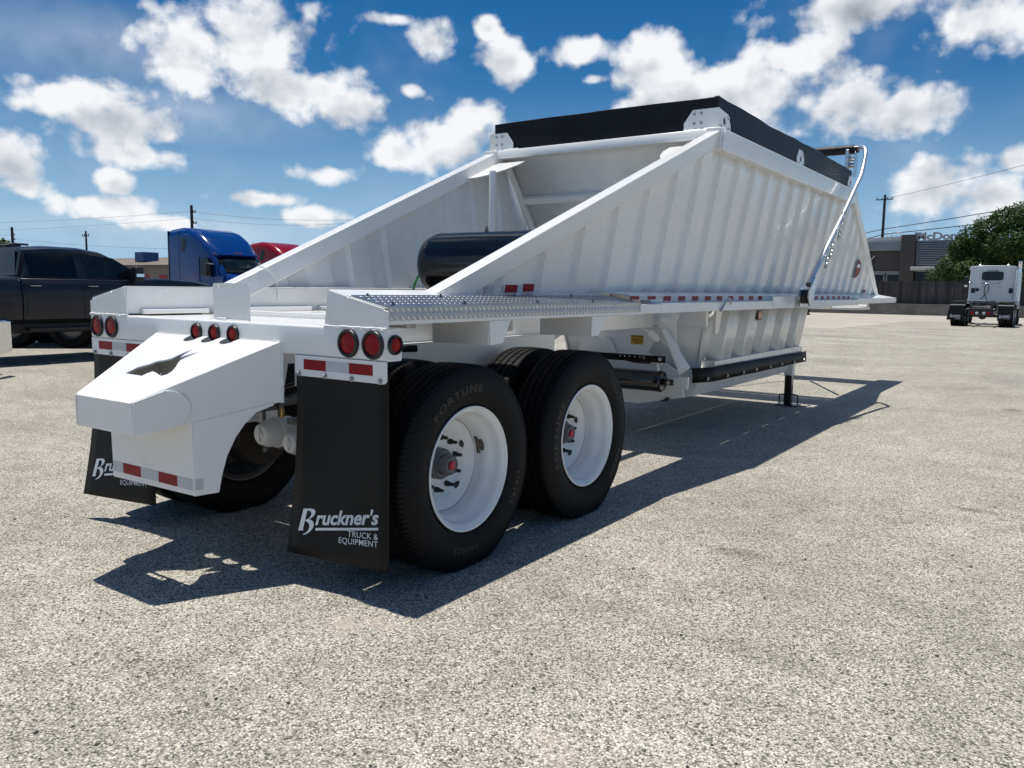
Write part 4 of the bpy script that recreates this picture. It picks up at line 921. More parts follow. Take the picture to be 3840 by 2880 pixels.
# ------------------------------------------------------------------ background vehicles
def wheel_simple(name, r, w, parent, loc, rim_r, rim_m, rot=0., dish=.03):
    x, y, z = loc
    ty = MB().lathe([(rim_r,-w/2*.85),(r*.8,-w/2),(r*.93,-w/2*.98),(r,-w/2*.8),(r,-w*.1),(r*.985,-w*.09),(r*.985,w*.09),(r,w*.1),(r,w/2*.8),(r*.93,w/2*.98),(r*.8,w/2),(rim_r,w/2*.85)], (x,y,z), (1,0,0), 40, cap=False).build(name, 'rubber', parent)
    for s in (1,-1):
        MB().lathe([(rim_r*1.02,w/2*.86),(rim_r*.96,w/2*.8),(rim_r*.9,w/2*.6),(rim_r*.5,w/2*.6+dish*.4),(rim_r*.32,w/2*.6+dish),(rim_r*.25,w/2*.6+dish*1.3),(.001,w/2*.6+dish*1.4)], (x,y,z), (s,0,0), 28, cap=False).build('rim', rim_m, ty)
    return ty
def extrude_body(mb, prof, x0, x1, inset, zt):
    pass

# --- dark crew-cab pickup, heading +Y, origin under the rear of its cab
PX = -11.55
pk = thing('pickup_truck', (PX-1.0, 4.2, 0), 'dark navy crew-cab pickup truck parked left of the white trailer', 'pickup truck')
def ring_y(y, zs):
    # body section at station y: list of (half width, z) from bottom to top
    return [(w,y,z) for w,z in zs]+[(-w,y,z) for w,z in reversed(zs)]
def body(stations):
    return MB().lofts([ring_y(y,zs) for y,zs in stations])
lowb = [(.86,.74),(.99,.80),(1.01,1.0),(1.01,1.25),(.985,1.44),(.96,1.52),(.90,1.545)]
def lw(top, k_=1.): return [(w*k_, .74+(z-.74)*(top-.74)/(1.545-.74)) for w,z in lowb]
body([(-2.05,lw(1.50,.97)),(-2.0,lw(1.53)),(-.05,lw(1.53)),(-.03,lw(1.53,.985)),(-.01,lw(1.53))]).build('cargo_bed', 'navy_paint', pk, .012)
body([(0.0,lw(1.555)),(2.05,lw(1.55)),(2.45,lw(1.575)),(2.7,lw(1.58)),(3.5,lw(1.53,.985)),(3.85,lw(1.47,.94)),(3.98,lw(1.36,.86))]).build('cab_body', 'navy_paint', pk, .012)
gh = [(.93,1.545),(.90,1.75),(.84,2.0),(.80,2.08),(.70,2.12),(.4,2.14)]
def gw(k_, top): return [(w*(1 if z < 1.6 else k_), 1.545+(z-1.545)*(top-1.545)/(2.14-1.545)) for w,z in gh]
body([(.02,gw(.98,1.60)),(.10,gw(1.,2.10)),(.6,gw(1.,2.145)),(1.15,gw(1.,2.14)),(1.55,gw(.99,2.08)),(1.8,gw(.98,1.97)),(2.2,gw(.97,1.75)),(2.52,gw(.96,1.575))]).build('cab_roof', 'navy_paint', pk, .01)
def side_glass(pts, m_, name, dx=.004):
    # pts (y, z) on the leaning glass side
    def X_(z): return .93-(z-1.545)*(.93-.84)/(2.0-1.545) if z < 2.0 else .84-(z-2.)*.5
    for s in (1,-1):
        MB().loft([(s*(X_(z)+dx),y,z) for y,z in pts], [(s*(X_(z)-.02),y,z) for y,z in pts]).build(name, m_, pk)
side_glass([(.17,1.60),(.26,1.575),(1.02,1.57),(.97,2.0),(.13,1.985)], 'dark_glass', 'rear_window', .012)
side_glass([(1.20,1.58),(2.05,1.60),(2.12,1.72),(1.72,1.955),(1.12,2.005)], 'tint_glass', 'front_window', .014)
MB().loft([(.70,.055,1.62),(-.70,.055,1.62),(-.66,.10,2.02),(.66,.10,2.02)], [(.70,.02,1.62),(-.70,.02,1.62),(-.66,.06,2.02),(.66,.06,2.02)]).build('back_window', 'dark_glass', pk)
for y in (.06,1.09,2.10):
    for s in (1,-1): MB().box(s*1.0105-.004,s*1.0105+.004,y,y+.012,.86,1.44).build('door_seam', 'ink', pk)
for y in (.22,1.25):
    for s in (1,-1):
        MB().ext(rrect(y-.10,y+.10,1.385,1.415,.012), 'X', s*.985, s*1.035).build('door_handle', 'dark_plastic', pk)
        MB().ext(rrect(y-.09,y+.09,1.405,1.411,.003), 'X', s*1.0355, s*1.038).build('handle_trim', 'chrome', pk)
for s in (1,-1):
    mr_ = MB().ext(rrect(1.98,2.16,1.50,1.80,.04), 'X', s*1.06, s*1.24).build('door_mirror', 'dark_plastic', pk, .02)
    MB().ext(rrect(1.99,2.15,1.60,1.66,.02), 'X', s*1.2405, s*1.25).build('mirror_lamp', 'chrome', mr_)
    MB().box(s*1.0-.07,s*1.0+.07,2.0,2.10,1.55,1.60).build('mirror_arm', 'dark_plastic', mr_)
    MB().box(s*.98-.10,s*.98+.10,.05,2.1,.60,.66).build('running_board', 'dark_plastic', pk, .015)
    for y in (-1.75,3.05):
        wheel_simple('wheel', .45, .30, pk, (s*.87,y,.45), .27, 'cast_grey')
MB().box(-.75,.75,-1.9,3.7,.55,.74).build('chassis', 'chassis_black', pk, .02)
MB().tube([(-.62,.3,2.145),(-.2,.34,2.165),(.2,.34,2.165),(.62,.3,2.145)], .02, 8).build('roof_trim', 'navy_paint', pk)
MB().loft([(.25,.12,2.14),(-.25,.12,2.14),(-.2,.3,2.185),(.2,.3,2.185)], [(.25,.13,2.12),(-.25,.13,2.12),(-.2,.4,2.12),(.2,.4,2.12)]).build('brake_lamp', 'dark_plastic', pk)
for s in (1,-1): MB().box(s*.80-.08,s*.80+.08,-2.07,-2.04,1.1,1.45).build('tail_lamp', 'lens_red', pk)
MB().ext([(-2.2,.62),(-2.05,.60),(-2.05,.82),(-2.2,.80)], 'X', -.9, .9).build('rear_bumper', 'chrome', pk, .02)

# --- flatbed chassis behind the pickup: only its tandem wheels show below the pickup
fb = thing('flatbed_trailer', (-16.0,7.0,0), 'low dark flatbed whose tandem wheels show beneath the navy pickup', 'trailer', rz=rad(-49))
for (x, y) in ((.0,0),(0,-1.28)): pass
MB().box(-1.1,1.1,-2.4,3.0,1.02,1.16).build('deck', 'chassis_black', fb, .01)
MB().box(-.5,-.4,-2.3,2.9,.80,1.02).build('frame_rail', 'chassis_black', fb); MB().box(.4,.5,-2.3,2.9,.80,1.02).build('frame_rail', 'chassis_black', fb)
for y in (-.64,.64):
    for s in (1,-1): wheel_simple('wheel', .5, .55, fb, (s*.80,y,.5), .29, 'cast_grey')
    MB().tube([(-.7,y,.5),(.7,y,.5)], .06, 10).build('axle', 'chassis_black', fb)

# --- highway tractors, heading +X; local axes: x forward from the back of the sleeper
def tractor(name, loc, label, paint, group, sleeper=True, roof=3.90):
    t = thing(name, loc, label, 'truck', group)
    def sec(x, zt, hw, zb=.95, r=.35, n=5):
        pts = [(x,-hw*.98,zb),(x,-hw,zb+.5)]
        pts += [(x,-hw+r-r*math.cos(a)*1.0,zt-r+r*math.sin(a)) for a in [math.pi/2*i/n for i in range(n+1)]]
        pts += [(x,hw-r+r*math.cos(a),zt-r+r*math.sin(a)) for a in [math.pi/2*(n-i)/n for i in range(n+1)]]
        return pts+[(x,hw,zb+.5),(x,hw*.98,zb)]
    R0 = roof
    if sleeper:
        st_ = [(0,R0-.06,1.24),(.75,R0,1.25),(1.3,R0-.04,1.25),(1.9,R0-.20,1.25),(2.35,R0-.46,1.23),(2.75,R0-.80,1.18),(3.02,R0-1.10,1.12),(3.12,R0-1.24,1.10)]
    else:
        st_ = [(1.5,R0-1.02,1.15),(1.8,R0-.96,1.18),(2.5,R0-1.0,1.18),(2.9,R0-1.08,1.16),(3.12,R0-1.24,1.10)]
    zc = R0-1.24
    cab_ = [sec(x,z,h) for x,z,h in st_]+[sec(3.42,zc-.42,1.12,r=.2),sec(3.62,zc-.78,1.12,r=.12)]
    cb = MB().lofts(cab_).build('cab', paint, t, smooth=50)
    # hood
    MB().lofts([sec(3.55,zc-.72,1.02,.8,.22),sec(4.1,zc-.84,1.0,.8,.25),sec(4.8,zc-1.0,.92,.8,.3),sec(5.15,zc-1.22,.80,.8,.3),sec(5.25,zc-1.55,.72,.8,.2)]).build('hood', paint, t, smooth=50)
    # windscreen follows the raked section, slightly proud
    def ws(x, z, y): return (x,y,z)
    rows = [(3.135,zc-.03,1.0),(3.30,zc-.24,1.06),(3.45,zc-.44,1.07),(3.60,zc-.70,1.04)]
    vs = []
    for x, z, w in rows:
        for q in range(9):
            u = -1+2*q/8; vs.append((x+.075-.16*u*u*abs(u), w*u, z+.015))
    MB().add(vs, [(i*9+j,i*9+j+1,(i+1)*9+j+1,(i+1)*9+j) for i in range(3) for j in range(8)]).build('windscreen', 'tint_glass', t, solid=.02)
    MB().lofts([[(3.06,-1.02,zc+.0),(3.2,-1.02,zc+.06),(3.16,-1.02,zc+.10),(3.0,-1.02,zc+.06)],[(3.18,0,zc+.0),(3.30,0,zc+.06),(3.26,0,zc+.10),(3.1,0,zc+.06)],[(3.06,1.02,zc+.0),(3.2,1.02,zc+.06),(3.16,1.02,zc+.10),(3.0,1.02,zc+.06)]]).build('sun_visor', paint, t)
    for s in (-1,1):
        hwz = 1.19
        MB().ext([(2.30,zc-.80),(3.02,zc-.86),(2.98,zc-.30),(2.80,zc-.10),(2.36,zc-.10)], 'Y', s*1.17, s*1.285).build('door_window', 'dark_glass', t)
        MB().ext([(2.2,1.25),(2.21,1.25),(2.21,zc-.05),(2.2,zc-.05)], 'Y', s*1.2, s*1.262).build('door_seam', 'ink', t)
        if sleeper:
            MB().ext([(.92,R0-1.0),(1.16,R0-1.05),(1.34,R0-.66),(1.22,R0-.48),(1.02,R0-.50)], 'Y', s*1.2, s*1.262).build('sleeper_window', 'dark_glass', t)
            MB().ext([(-.02,1.2),(.02,1.2),(.02,R0-.15),(-.02,R0-.15)], 'Y', s*1.15, s*1.262).build('fairing_edge', 'ink', t)
            MB().ext([(.78,1.3),(.80,1.3),(.80,R0-.25),(.78,R0-.25)], 'Y', s*1.2, s*1.258).build('fairing_seam', 'dark_plastic', t)
        m_ = MB().ext(rrect(2.98,3.12,zc-.82,zc-.32,.05), 'Y', s*1.36, s*1.56).build('door_mirror', 'dark_plastic', t, .02)
        MB().box(3.02,3.06,min(s*1.1,s*1.4),max(s*1.1,s*1.4),zc-.35,zc-.31).build('mirror_arm', 'aluminium', m_)
        for k_ in range(1):
            MB().ext(rrect(2.92,3.02,zc+.08,zc+.14,.02), 'Y', s*1.02, s*1.06).build('clearance_lamp', 'amber', t)
        MB().lofts([[(5.06,s*.60,1.25),(5.3,s*.60,1.2),(5.28,s*.60,1.0),(5.0,s*.60,1.0)],[(4.86,s*.98,1.27),(5.0,s*.98,1.2),(5.0,s*.98,1.0),(4.8,s*.98,1.0)]]).build('headlamp', 'aluminium', t, .02)
        for x in (-1.9,-.6,): 
            w_ = wheel_simple('wheel', .52, .6, t, (0,0,0), .29, 'aluminium'); w_.location = (x,s*.92,.52); w_.rotation_euler = (0,0,math.pi/2)
        w_ = wheel_simple('wheel', .52, .3, t, (0,0,0), .29, 'aluminium'); w_.location = (4.3,s*1.02,.52); w_.rotation_euler = (0,0,math.pi/2)
    for y in (-.14,0,.14): MB().ext(rrect(3.10,3.17,zc+.10,zc+.17,.02), 'Y', y-.03, y+.03).build('clearance_lamp', 'amber', t)
    MB().lofts([[(5.0,-1.18,.35),(5.18,-1.18,.40),(5.18,-1.18,.86),(5.0,-1.18,.90)],[(5.3,-.85,.32),(5.40,-.85,.40),(5.40,-.85,.90),(5.3,-.85,.92)],[(5.3,.85,.32),(5.40,.85,.40),(5.40,.85,.90),(5.3,.85,.92)],[(5.0,1.18,.35),(5.18,1.18,.40),(5.18,1.18,.86),(5.0,1.18,.90)]]).build('bumper', 'chrome', t, .02)
    MB().box(-2.7,4.9,-.45,.45,.62,.95).build('frame', 'chassis_black', t, .01)
    MB().box(.1,2.2,-1.2,1.2,.55,.95).build('fuel_tanks', 'aluminium', t, .15)
    return t
tractor('semi_truck', (-28.9,19.25,0), 'glossy blue sleeper semi tractor behind the navy pickup', 'blue_paint', 'highway tractors at the left')
tractor('semi_truck', (-33.9,27.25,0), 'dark red semi tractor just right of the blue one, half hidden by the trailer', 'red_paint', 'highway tractors at the left', roof=3.83)
tractor('semi_truck', (-15.05,2.08,0), 'red semi tractor with a chrome bumper cut by the left edge', 'red_paint', 'highway tractors at the left', sleeper=False, roof=3.55)
MB().tube([(-27.6,22.6,3.4),(-27.6,22.6,4.4)], .012, 6).build('aerial_tmp', 'wire'); bpy.data.objects.remove(bpy.data.objects['aerial_tmp'])

# --- white day-cab tractor seen from behind, heading +Y
ws_ = thing('day_cab_truck', (.165,40.4,0), 'white day-cab semi tractor seen from behind near the wooden fence', 'truck')
CX, CY = .075, 3.2
def csec(y, hw, zt, zb, r=.16, n=5):
    pts = [(CX-hw,y,zb)]+[(CX-hw*.965+r-r*math.cos(a),y,zt-r+r*math.sin(a)) for a in [math.pi/2*i/n for i in range(n+1)]]
    pts += [(CX+hw*.965-r+r*math.cos(a),y,zt-r+r*math.sin(a)) for a in [math.pi/2*(n-i)/n for i in range(n+1)]]
    return pts+[(CX+hw,y,zb)]
MB().lofts([csec(CY,.98,2.80,1.16),csec(CY+.04,1.0,2.84,1.13),csec(CY+.3,1.02,2.87,1.1),csec(CY+1.2,1.02,2.84,1.1),csec(CY+1.55,.98,2.5,1.1),csec(CY+1.9,.96,1.9,1.1)]).build('cab', 'cab_white', ws_, smooth=40)
MB().ext([(CX-1.015,2.72),(CX-.96,2.86),(CX-.5,2.90),(CX+.5,2.90),(CX+.96,2.86),(CX+1.015,2.72),(CX+1.0,2.70),(CX-1.0,2.70)], 'Y', CY-.03, CY+.35).build('roof_cap', 'cab_white', ws_, .02)
bw = MB().ext(rrect(CX-.46,CX+.46,2.18,2.60,.09,5), 'Y', CY-.022, CY+.02).build('rear_window', 'ink', ws_)
MB().ext(rrect(CX-.425,CX+.425,2.21,2.57,.07,5), 'Y', CY-.027, CY-.0225).build('pane', 'tint_glass', bw)
MB().tube([(CX-.25,CY-.05,2.64),(CX+.25,CY-.05,2.64)], .018, 8).build('work_lamp_bar', 'chrome', ws_)
for a, b in ((CX-.46,CX-.28),(CX+.2,CX+.36)): MB().tube([(a,CY-.05,2.04),(b,CY-.05,2.04)], .02, 8).build('grab_bar', 'chrome', ws_)
MB().tube([(CX-.28,CY-.05,2.04),(CX+.2,CY-.05,2.04)], .008, 6).build('hose_rail', 'aluminium', ws_)
for x in (CX-.88,CX+.72): MB().box(x,x+.17,CY-.03,CY-.005,1.56,1.80).build('cab_vent', 'ink', ws_, .008)
MB().lathe([(.08,0),(.08,.05),(.06,.06),(.001,.061)], (CX-.62,CY,1.72), (0,-1,0), 18).build('air_intake_cap', 'dark_plastic', ws_)
for x in (CX-.38,CX+.33): MB().lathe([(.055,0),(.055,.02),(.001,.021)], (x,CY,1.87), (0,-1,0), 18).build('work_lamp', 'trim_white', ws_)
hp = [(CX-.2,CY-.08,2.5),(CX-.22,CY-.08,2.05),(CX-.30,CY-.12,1.8),(CX-.30,CY-.14,1.55),(CX-.22,CY-.2,1.35),(CX-.12,CY-.3,1.15)]
MB().tube(hp, .018, 8).build('air_hose', 'black_steel', ws_)
MB().tube([(CX-.2,CY-.08,2.06),(CX-.12,CY-.12,1.9),(CX-.13,CY-.14,1.7),(CX-.25,CY-.2,1.5),(CX-.42,CY-.3,1.25)], .018, 8).build('air_hose', 'black_steel', ws_)
for s in (-1,1): MB().lathe([(.07,0),(.07,.07),(.05,.09),(.001,.091)], (CX+s*.6,CY+.4,2.88), (0,0,1), 16).build('roof_beacon', 'aluminium', ws_)
MB().tube([(CX+1.12,CY-.15,1.1),(CX+1.12,CY-.15,2.75),(CX+1.12,CY-.15,2.95),(CX+1.13,CY-.22,3.1)], .075, 16).build('exhaust_stack', 'chrome', ws_)
MB().tube([(CX+1.12,CY-.17,1.2),(CX+1.12,CY-.17,2.6)], .10, 16).build('exhaust_shield', 'bare_metal', ws_)
MB().ext(rrect(CX-1.34,CX-1.15,1.98,2.40,.03), 'Y', CY+1.2, CY+1.32).build('door_mirror', 'dark_plastic', ws_, .015)
MB().ext(rrect(CX-1.33,CX-1.18,1.86,1.97,.03), 'Y', CY+1.2, CY+1.3).build('spot_mirror', 'cab_white', ws_, .02)
MB().tube([(CX-1.2,CY+1.25,2.1),(CX-1.0,CY+1.25,2.1)], .015, 6).build('mirror_arm', 'aluminium', ws_)
MB().tube([(CX-1.0,CY-.04,2.02),(CX-.85,CY-.05,2.06)], .012, 6).build('door_bar', 'chrome', ws_)
for s in (-1,1):
    MB().lofts([[(CX+s*.98,CY+.6,.8),(CX+s*1.1,CY+.6,.8),(CX+s*1.06,CY+.6,1.3),(CX+s*.98,CY+.6,1.35)],[(CX+s*.98,CY+2.2,.8),(CX+s*1.14,CY+2.2,.8),(CX+s*1.08,CY+2.2,1.35),(CX+s*.98,CY+2.2,1.4)]]).build('front_fender', 'cab_white', ws_, .02)
    MB().box(s*.43-.04,s*.43+.04,-.5,6.5,.72,1.0).build('frame_rail', 'chassis_black', ws_)
    for y in (.35,1.66):
        for dx in (.86,1.20-.02):
            wheel_simple('wheel', .525, .27, ws_, (s*(dx-.05),y,.525), .29, 'aluminium')
    wheel_simple('wheel', .525, .28, ws_, (s*1.05,5.6,.525), .29, 'aluminium')
    MB().box(s*.98-.34,s*.98+.34,.3,2.1,1.13,1.17).build('quarter_fender', 'dark_plastic', ws_, .01)
    f_ = []
    xa_, xb_ = s*.965-.31, s*.965+.31
    lean = -.06 if s < 0 else .0
    ff = MB().loft([(xa_,-.34,1.0),(xb_,-.34,.98),(xb_+lean*.4,-.42,.30+(.12 if s > 0 else 0)),(xa_+lean*1.8,-.42,.30)], [(xa_,-.355,1.0),(xb_,-.355,.98),(xb_+lean*.4,-.435,.30+(.12 if s > 0 else 0)),(xa_+lean*1.8,-.435,.30)]).build('mud_flap', 'flap_rubber', ws_)
    def fto(u, v, s=s, xa_=xa_):
        U = u*1.05+.06; return (xa_-.03*(s < 0)+U, -.432, .42+v*1.25+(.10*U if s > 0 else 0))
    flap_lettering(fto, parent=ff)
    MB().box(xa_,xb_,-.36,-.33,.98,1.02).build('flap_bar', 'aluminium', ws_)
    MB().lathe([(.032,0),(.032,.02),(.001,.021)], (s*.52,-.55,.84), (0,-1,0), 12).build('frame_end_lamp', 'aluminium', ws_)
MB().box(-.5,.5,-.56,-.48,.52,.86).build('rear_crossmember', 'chassis_black', ws_, .01)
for x, m_ in ((-.34,'lens_red'),(-.15,'trim_white'),(.13,'trim_white'),(.32,'lens_red')):
    MB().lathe([(.062,0),(.062,.015),(.05,.022),(.001,.0225)], (x,-.56,.64), (0,-1,0), 20).build('tail_light', m_, ws_)
MB().lathe([(.001,0),(.14,0),(.17,.02),(.17,.24),(.14,.26),(.001,.261)], (0,.35,.5), (0,1,0), 20).build('differential', 'chassis_black', ws_)
for y in (.35,1.66): MB().tube([(-.8,y,.52),(.8,y,.52)], .085, 14).build('drive_axle', 'chassis_black', ws_)
MB().ext([(-.55,1.10),(-.42,1.20),(.42,1.20),(.55,1.10),(.3,1.04),(-.3,1.04)], 'Y', .6, 1.5).build('fifth_wheel', 'cast_grey', ws_, .01)
MB().ext([(-.12,1.0),(-.07,1.12),(.07,1.12),(.12,1.0)], 'Y', .3, .6).build('fifth_wheel_ramp', 'ink', ws_, .01)
for z in (.93,.80): MB().tube([(-.34,-.46,z),(.34,-.46,z)], .02, 8).build('cross_tube', 'aluminium', ws_)

# ------------------------------------------------------------------ right background: wall, fence, restaurant, tree, pole
wl = thing('retaining_wall', (-14,59.8,0), 'low grey concrete wall at the lot edge below the wooden fence', 'wall')
for k_ in range(8):
    MB().box(k_*4.0,k_*4.0+3.985,0,.25,-.05,.70).build('wall_panel', 'concrete_wall', wl, .012)
MB().box(-.02,32,-.03,.28,.702,.76).build('wall_cap', 'concrete_wall', wl, .01)
fc = thing('wooden_fence', (-14,60.25,0), 'dark weathered board fence standing behind the low concrete wall', 'fence')
plank = MB().box(0,.142,0,.02,.60,2.36).mesh('plank'); plank.materials.append(MATS['fence_wood'])
for k_ in range(150):
    o_ = inst(plank, 'plank', None, fc, Matrix.Translation((k_*.148, rnd.uniform(-.012,.012), rnd.uniform(-.035,.03))) @ Matrix.Rotation(rnd.uniform(-.008,.008),4,'Y'))
for z in (.9,2.0): MB().box(0,22.2,.03,.07,z,z+.09).build('fence_rail', 'fence_wood', fc)

rs_ = thing('restaurant', (-9.6,78,0), 'brown and grey fast-food restaurant behind the board fence', 'building')
MB().box(-4.2,14,.2,9,0,5.3).build('wall', 'brick_brown', rs_)
MB().box(-.05,1.1,-.6,.6,0,6.72).build('tower_pier', 'brick_brown', rs_, .03)
MB().box(1.105,12,-.05,.19,3.95,6.2).build('sign_wall', 'brick_dark', rs_)
MB().box(-4.5,-.055,-.35,8,5.32,6.22).build('parapet', 'panel_grey', rs_, .03)
MB().loft([(-4.9,-.1,6.23),(-.055,-.1,6.30),(-.055,8,6.30),(-4.9,8,6.23)], [(-4.9,-.1,6.40),(-.055,-.1,6.62),(-.055,8,6.62),(-4.9,8,6.40)]).build('roof_edge', 'trim_white', rs_)
MB().box(-4.3,-.06,-.1,.195,3.3,3.5).build('lower_canopy', 'panel_grey', rs_)
MB().box(-2.2,-.06,-.12,.19,3.55,5.28).build('brick_panel', 'brick_dark', rs_)
for x in (-3.9,-3.2):
    MB().tube([(x,-.2,3.7),(x+.95,-.2,4.9)], .05, 6).build('canopy_strut', 'trim_white', rs_)
for k_ in range(14):
    MB().box(1.18,11,-.30,-.12,4.02+k_*.155,4.10+k_*.155).build('louvre_slat', 'louvre', rs_)
for x in (1.2,3.6,6.0,8.4,10.8): MB().box(x,x+.06,-.12,-.06,3.98,6.2).build('louvre_post', 'louvre', rs_)
MB().box(.9,11,-1.0,-.06,3.55,3.86).build('awning', 'trim_white', rs_, .03)
for k_, x in enumerate((1.0,2.7,4.4,6.1,7.8)):
    w_ = MB().box(x,x+1.6,-.02,.19,1.4,3.5).build('window', 'trim_white', rs_)
    MB().box(x+.06,x+1.54,-.03,-.021,1.45,3.45).build('pane', 'dark_glass', w_)
for x in (-4.0,-2.5,-1.2):
    w_ = MB().box(x,x+1.1,.13,.195,1.4,3.28).build('window', 'trim_white', rs_)
    MB().box(x+.05,x+1.05,.10,.129,1.45,3.2).build('pane', 'dark_glass', w_)
for x in (-1.5,-.75):
    MB().tube([(x,1,6.6),(x,1,7.05),(x+.35,1,7.05),(x+.35,1,6.6)], .04, 6).build('roof_hatch_rail', 'aluminium', rs_)
MB().box(.75,1.25,1.2,2,6.5,7.0).build('roof_unit', 'trim_white', rs_)
vs, fs = text_mesh("McDonald's", size=.90, bold=.03, extrude=.06, spacing=.96)
xs = [v[0] for v in vs]; kx = 5.0/(max(xs)-min(xs))
sg = MB().add([(1.12+(v[0]-min(xs))*kx, -.22-v[2], 6.24+v[1]) for v in vs], fs).build('sign_letters', 'sign_white', rs_, smooth=0)

def leaf_cloud(blobs, n, size, seed, flat=.6):
    r_ = random.Random(seed); vs = []; fs = []
    tot = sum(b[3]*b[4]*b[5] for b in blobs)
    for (cx, cy, cz, rx, ry, rz) in blobs:
        for _ in range(int(n*rx*ry*rz/tot)):
            while True:
                u = Vector((r_.uniform(-1,1),r_.uniform(-1,1),r_.uniform(-1,1)))
                if .25 < u.length < 1: break
            u = u.normalized()*(u.length**.45)
            c = Vector((cx+u.x*rx, cy+u.y*ry, cz+u.z*rz))+Vector((r_.gauss(0,.12),r_.gauss(0,.12),r_.gauss(0,.12)))
            nn = (u+Vector((r_.gauss(0,.6),r_.gauss(0,.6),r_.gauss(.3,.6)))).normalized(); a = nn.orthogonal().normalized(); a = Matrix.Rotation(r_.uniform(0,6.28),3,nn) @ a; b = nn.cross(a)
            L = size*r_.uniform(.6,1.3); o = len(vs)
            vs += [c-a*L, c+b*L*.45, c+a*L, c-b*L*.45]; fs.append((o,o+1,o+2,o+3))
    m_ = MB(); m_.v = [tuple(v) for v in vs]; m_.f = fs
    return m_
def tree(loc, blobs, n, size, label, m_, seed, trunk_h, tr=.2, group=None):
    t = thing('tree', loc, label, 'tree', group)
    tk_ = MB().tube([(0,0,-.1),(.05,0,trunk_h*.5),(-.05,.05,trunk_h)], [tr*1.25,tr,tr*.7], 10)
    for (cx, cy, cz, rx, ry, rz) in blobs[:8]:
        tk_.tube([(-.05,.05,trunk_h*.8),(cx*.5,cy*.5,(trunk_h+cz)/2),(cx,cy,cz)], [tr*.5,tr*.3,tr*.08], 7)
    tk_.build('trunk', 'bark', t)
    o = leaf_cloud(blobs, n, size, seed).build('crown', m_, t, smooth=0)
    return t
r2 = random.Random(11)
bl = []
for (cx, cz, rx) in ((-4.6,2.9,1.0),(-3.9,3.6,1.1),(-3.1,4.6,1.2),(-2.6,5.9,1.1),(-3.4,5.2,.9),(-1.6,6.4,1.2),(-.4,7.0,1.2),(.8,7.3,1.4),(2.2,7.0,1.5),(-1.8,4.6,1.4),(-.2,5.2,1.5),(1.4,5.2,1.6),(-2.5,3.2,1.2),(-.8,3.2,1.4),(1.0,3.3,1.4),(2.8,4.6,1.5),(-1.0,7.2,.7),(-3.9,4.7,.6),(-2.2,6.9,.5)):
    bl.append((cx, r2.uniform(-1.2,1.2), cz, rx, rx, rx*.8))
tree((-.6,69,0), bl, 30000, .115, 'large dark green leafy tree behind the white semi tractor', 'leaf_green', 5, 2.6, .28)
def small(loc, s, label, seed, m_='leaf_light'):
    r_ = random.Random(seed); b = [(r_.uniform(-1.5,1.5)*s, r_.uniform(-1,1)*s, (2.2+r_.uniform(-.4,.9))*s, s*r_.uniform(.8,1.2), s*.9, s*.7) for _ in range(7)]
    return tree(loc, b, 5000, .16*s, label, m_, seed, 1.6*s, .14*s, 'distant trees at the left')
small((-96,39.5,0), 1.75, 'small pale green treetop showing above the navy pickup roof', 21)
small((-84,28.5,0), 1.75, 'green treetop at the left edge above the pickup', 22)
small((-97,37.0,0), 1.55, 'sparse thin treetop beside the pale treetop over the pickup', 24)

def pole(loc, h, label, arms, r=.16, lean=0.):
    t = thing('utility_pole', loc, label, 'utility pole', 'utility poles')
    MB().tube([(0,0,0),(lean*h*.5,0,h*.5),(lean*h,0,h)], [r,r*.9,r*.72], 10).build('pole_shaft', 'pole_dark', t)
    for (z, a, b, kind) in arms:
        ar = MB().box(lean*z+a,lean*z+b,-.12,-.02,z-.06,z+.06).build('cross_arm', 'pole_dark', t)
        n_ = max(2, int(abs(b-a)/.5)+1)
        for i in range(n_):
            x = lean*z+a+.08+(b-a-.16)*i/(n_-1)
            MB().lathe([(.035,0),(.06,.06),(.06,.16),(.03,.2),(.03,.24)], (x,-.07,z+.06), (0,0,1), 8).build('insulator', 'pole_dark', ar)
    return t
pole((-17.35,110,0), 13.9, 'dark utility pole rising behind the restaurant roof', [(13.3,-1.0,.95,0)], .2)
pole((-90.0,60,0), 11.5, 'dark utility pole standing above the blue semi tractor', [(10.6,-.1,1.0,0),(9.2,-.1,1.1,0)], .24)
pole((-139,60,0), 10.3, 'utility pole with transformer arms near the left edge', [(9.0,-.3,1.0,0),(8.3,-.3,1.0,0)], .28)
pole((-116.1,60,0), 9.0, 'thin utility pole above the middle of the pickup roof', [(8.3,-.9,.9,0)], .18)
pole((-60,62,0), 9.3, 'utility pole just above the left sloped rail of the trailer', [(8.7,-1.0,1.0,0)], .2)
def wire(a, b, sag, r, label):
    a, b = Vector(a), Vector(b)
    pts = [a.lerp(b,t/24)+Vector((0,0,-sag*4*(t/24)*(1-t/24))) for t in range(25)]
    tag(MB().tube(pts, r, 6).build('power_line', 'wire'), label, 'power line', 'overhead power lines')
wire((-260,60,16.5),(-90,60,10.72),1.6,.014,'upper overhead wire reaching the pole above the blue tractor from the left')
wire((-260,60,15.2),(-90,60,9.9),1.9,.012,'second overhead wire left of the pole above the blue tractor')
wire((-90,60,10.72),(-60,62,8.8),.5,.014,'upper wire between the blue-tractor pole and the trailer rail')
wire((-90,60,9.9),(-60,62,8.5),.6,.012,'lower wire between the blue-tractor pole and the trailer rail')
wire((-200,60,10.2),(-139,60,9.1),.4,.012,'wire running off the left edge from the leftmost pole')
wire((-139,60,8.4),(-70,56,5.4),.5,.014,'low wire passing behind the pickup and the blue tractor')
wire((-17.35,110,9.6),(30,84,15.2),.5,.045,'upper wire rising right from the restaurant pole')
wire((-17.0,110,9.0),(30,84,13.2),.7,.05,'lower wire rising right from the restaurant pole')
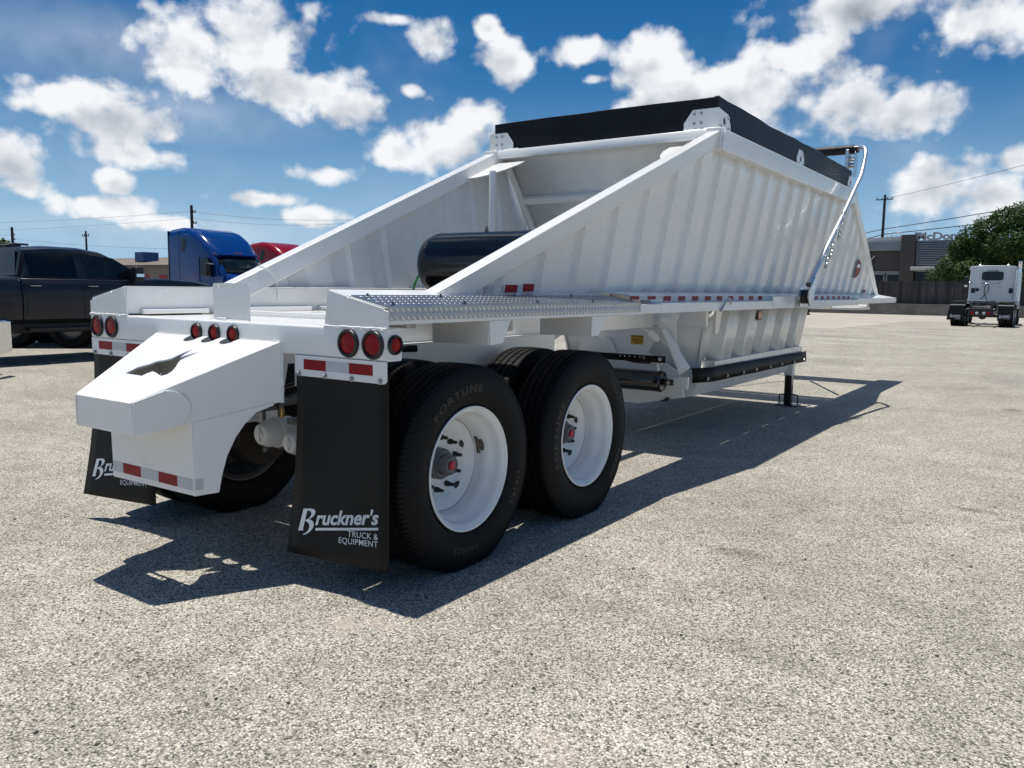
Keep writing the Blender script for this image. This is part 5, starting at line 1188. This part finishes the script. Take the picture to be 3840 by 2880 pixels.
wire((-17.35,110,9.6),(-60,140,6.0),.5,.045,'upper wire dropping left from the restaurant pole behind the trailer')
wire((-17.0,110,9.0),(-60,140,3.5),.5,.05,'lower wire dropping left from the restaurant pole behind the trailer')
wire((-17.35,110,13.4),(40,70,24.0),1.5,.02,'faint top wire crossing the clouds at the right')

# left warehouse
wh = thing('warehouse', (-92,50,0), 'low tan warehouse with a worn metal roof behind the blue tractor', 'building')
MB().box(-30,60,0,20,0,3.45).build('wall', 'wall_tan', wh)
MB().loft([(-31,-.4,3.46),(61,-.4,3.40),(61,10,4.75),(-31,10,4.85)], [(-31,-.4,3.62),(61,-.4,3.56),(61,10,4.90),(-31,10,5.0)]).build('roof', 'roof_tan', wh)
MB().box(-31,61,-.5,-.41,3.30,3.60).build('eave_gutter', 'rust', wh)
for x in (3.5,7.0,10.5): MB().box(x,x+1.5,-.06,-.01,1.9,2.45).build('red_sign', 'sign_red', wh)
for x in (-3,2.,8.7,14): MB().box(x,x+2.2,-.05,-.01,0,1.8).build('roll_door', 'trim_white', wh)
MB().box(4.1-3.6,6.3-3.9,3,5,4.1,5.3).build('blue_roof_sign', 'sign_blue', wh, .03)
MB().box(2.3,3.4,-8,-7,0,3.9).build('white_tank', 'trim_white', wh, .2)

# small plant and loose stones on the lot
wd = thing('weed', (5.55,8.3,0), 'small green weed growing from the pavement at the right edge', 'plant')
lv = MB(); r3 = random.Random(3)
for i in range(70):
    a = r3.uniform(0,6.28); d = r3.uniform(.0,.16); c = Vector((math.cos(a)*d*1.4,math.sin(a)*d,r3.uniform(.004,.03))); b = Vector((math.cos(a),math.sin(a),.5))*r3.uniform(.03,.06); w = Vector((-math.sin(a),math.cos(a),0))*.012
    lv.add([c,c+b*.5+w,c+b,c+b*.5-w],[(0,1,2,3)])
lv.build('leaves', 'leaf_light', wd, smooth=0)
gv = MB(); r4 = random.Random(9)
for i in range(420):
    t = r4.random(); d = 1.2+10*t*t; ang = r4.uniform(-.2,1.25); x = 3.78-math.sin(ang)*d*1.05; y = -2.64+math.cos(ang)*d
    s = r4.uniform(.003,.0075)*(1+.25*t)
    pts = []
    for (px_, py_, pz_) in ((1,0,0),(0,1,0),(-1,0,0),(0,-1,0),(0,0,1),(0,0,-.4)):
        pts.append((x+px_*s*r4.uniform(.7,1.4), y+py_*s*r4.uniform(.7,1.4), .002+max(0,pz_)*s*r4.uniform(.7,1.1)))
    gv.add(pts, [(0,1,4),(1,2,4),(2,3,4),(3,0,4),(1,0,5),(2,1,5),(3,2,5),(0,3,5)])
tag(gv.build('loose_gravel', 'pebble_dark', smooth=0), 'scattered dark pebbles lying on the pale lot', 'gravel', kind='stuff')
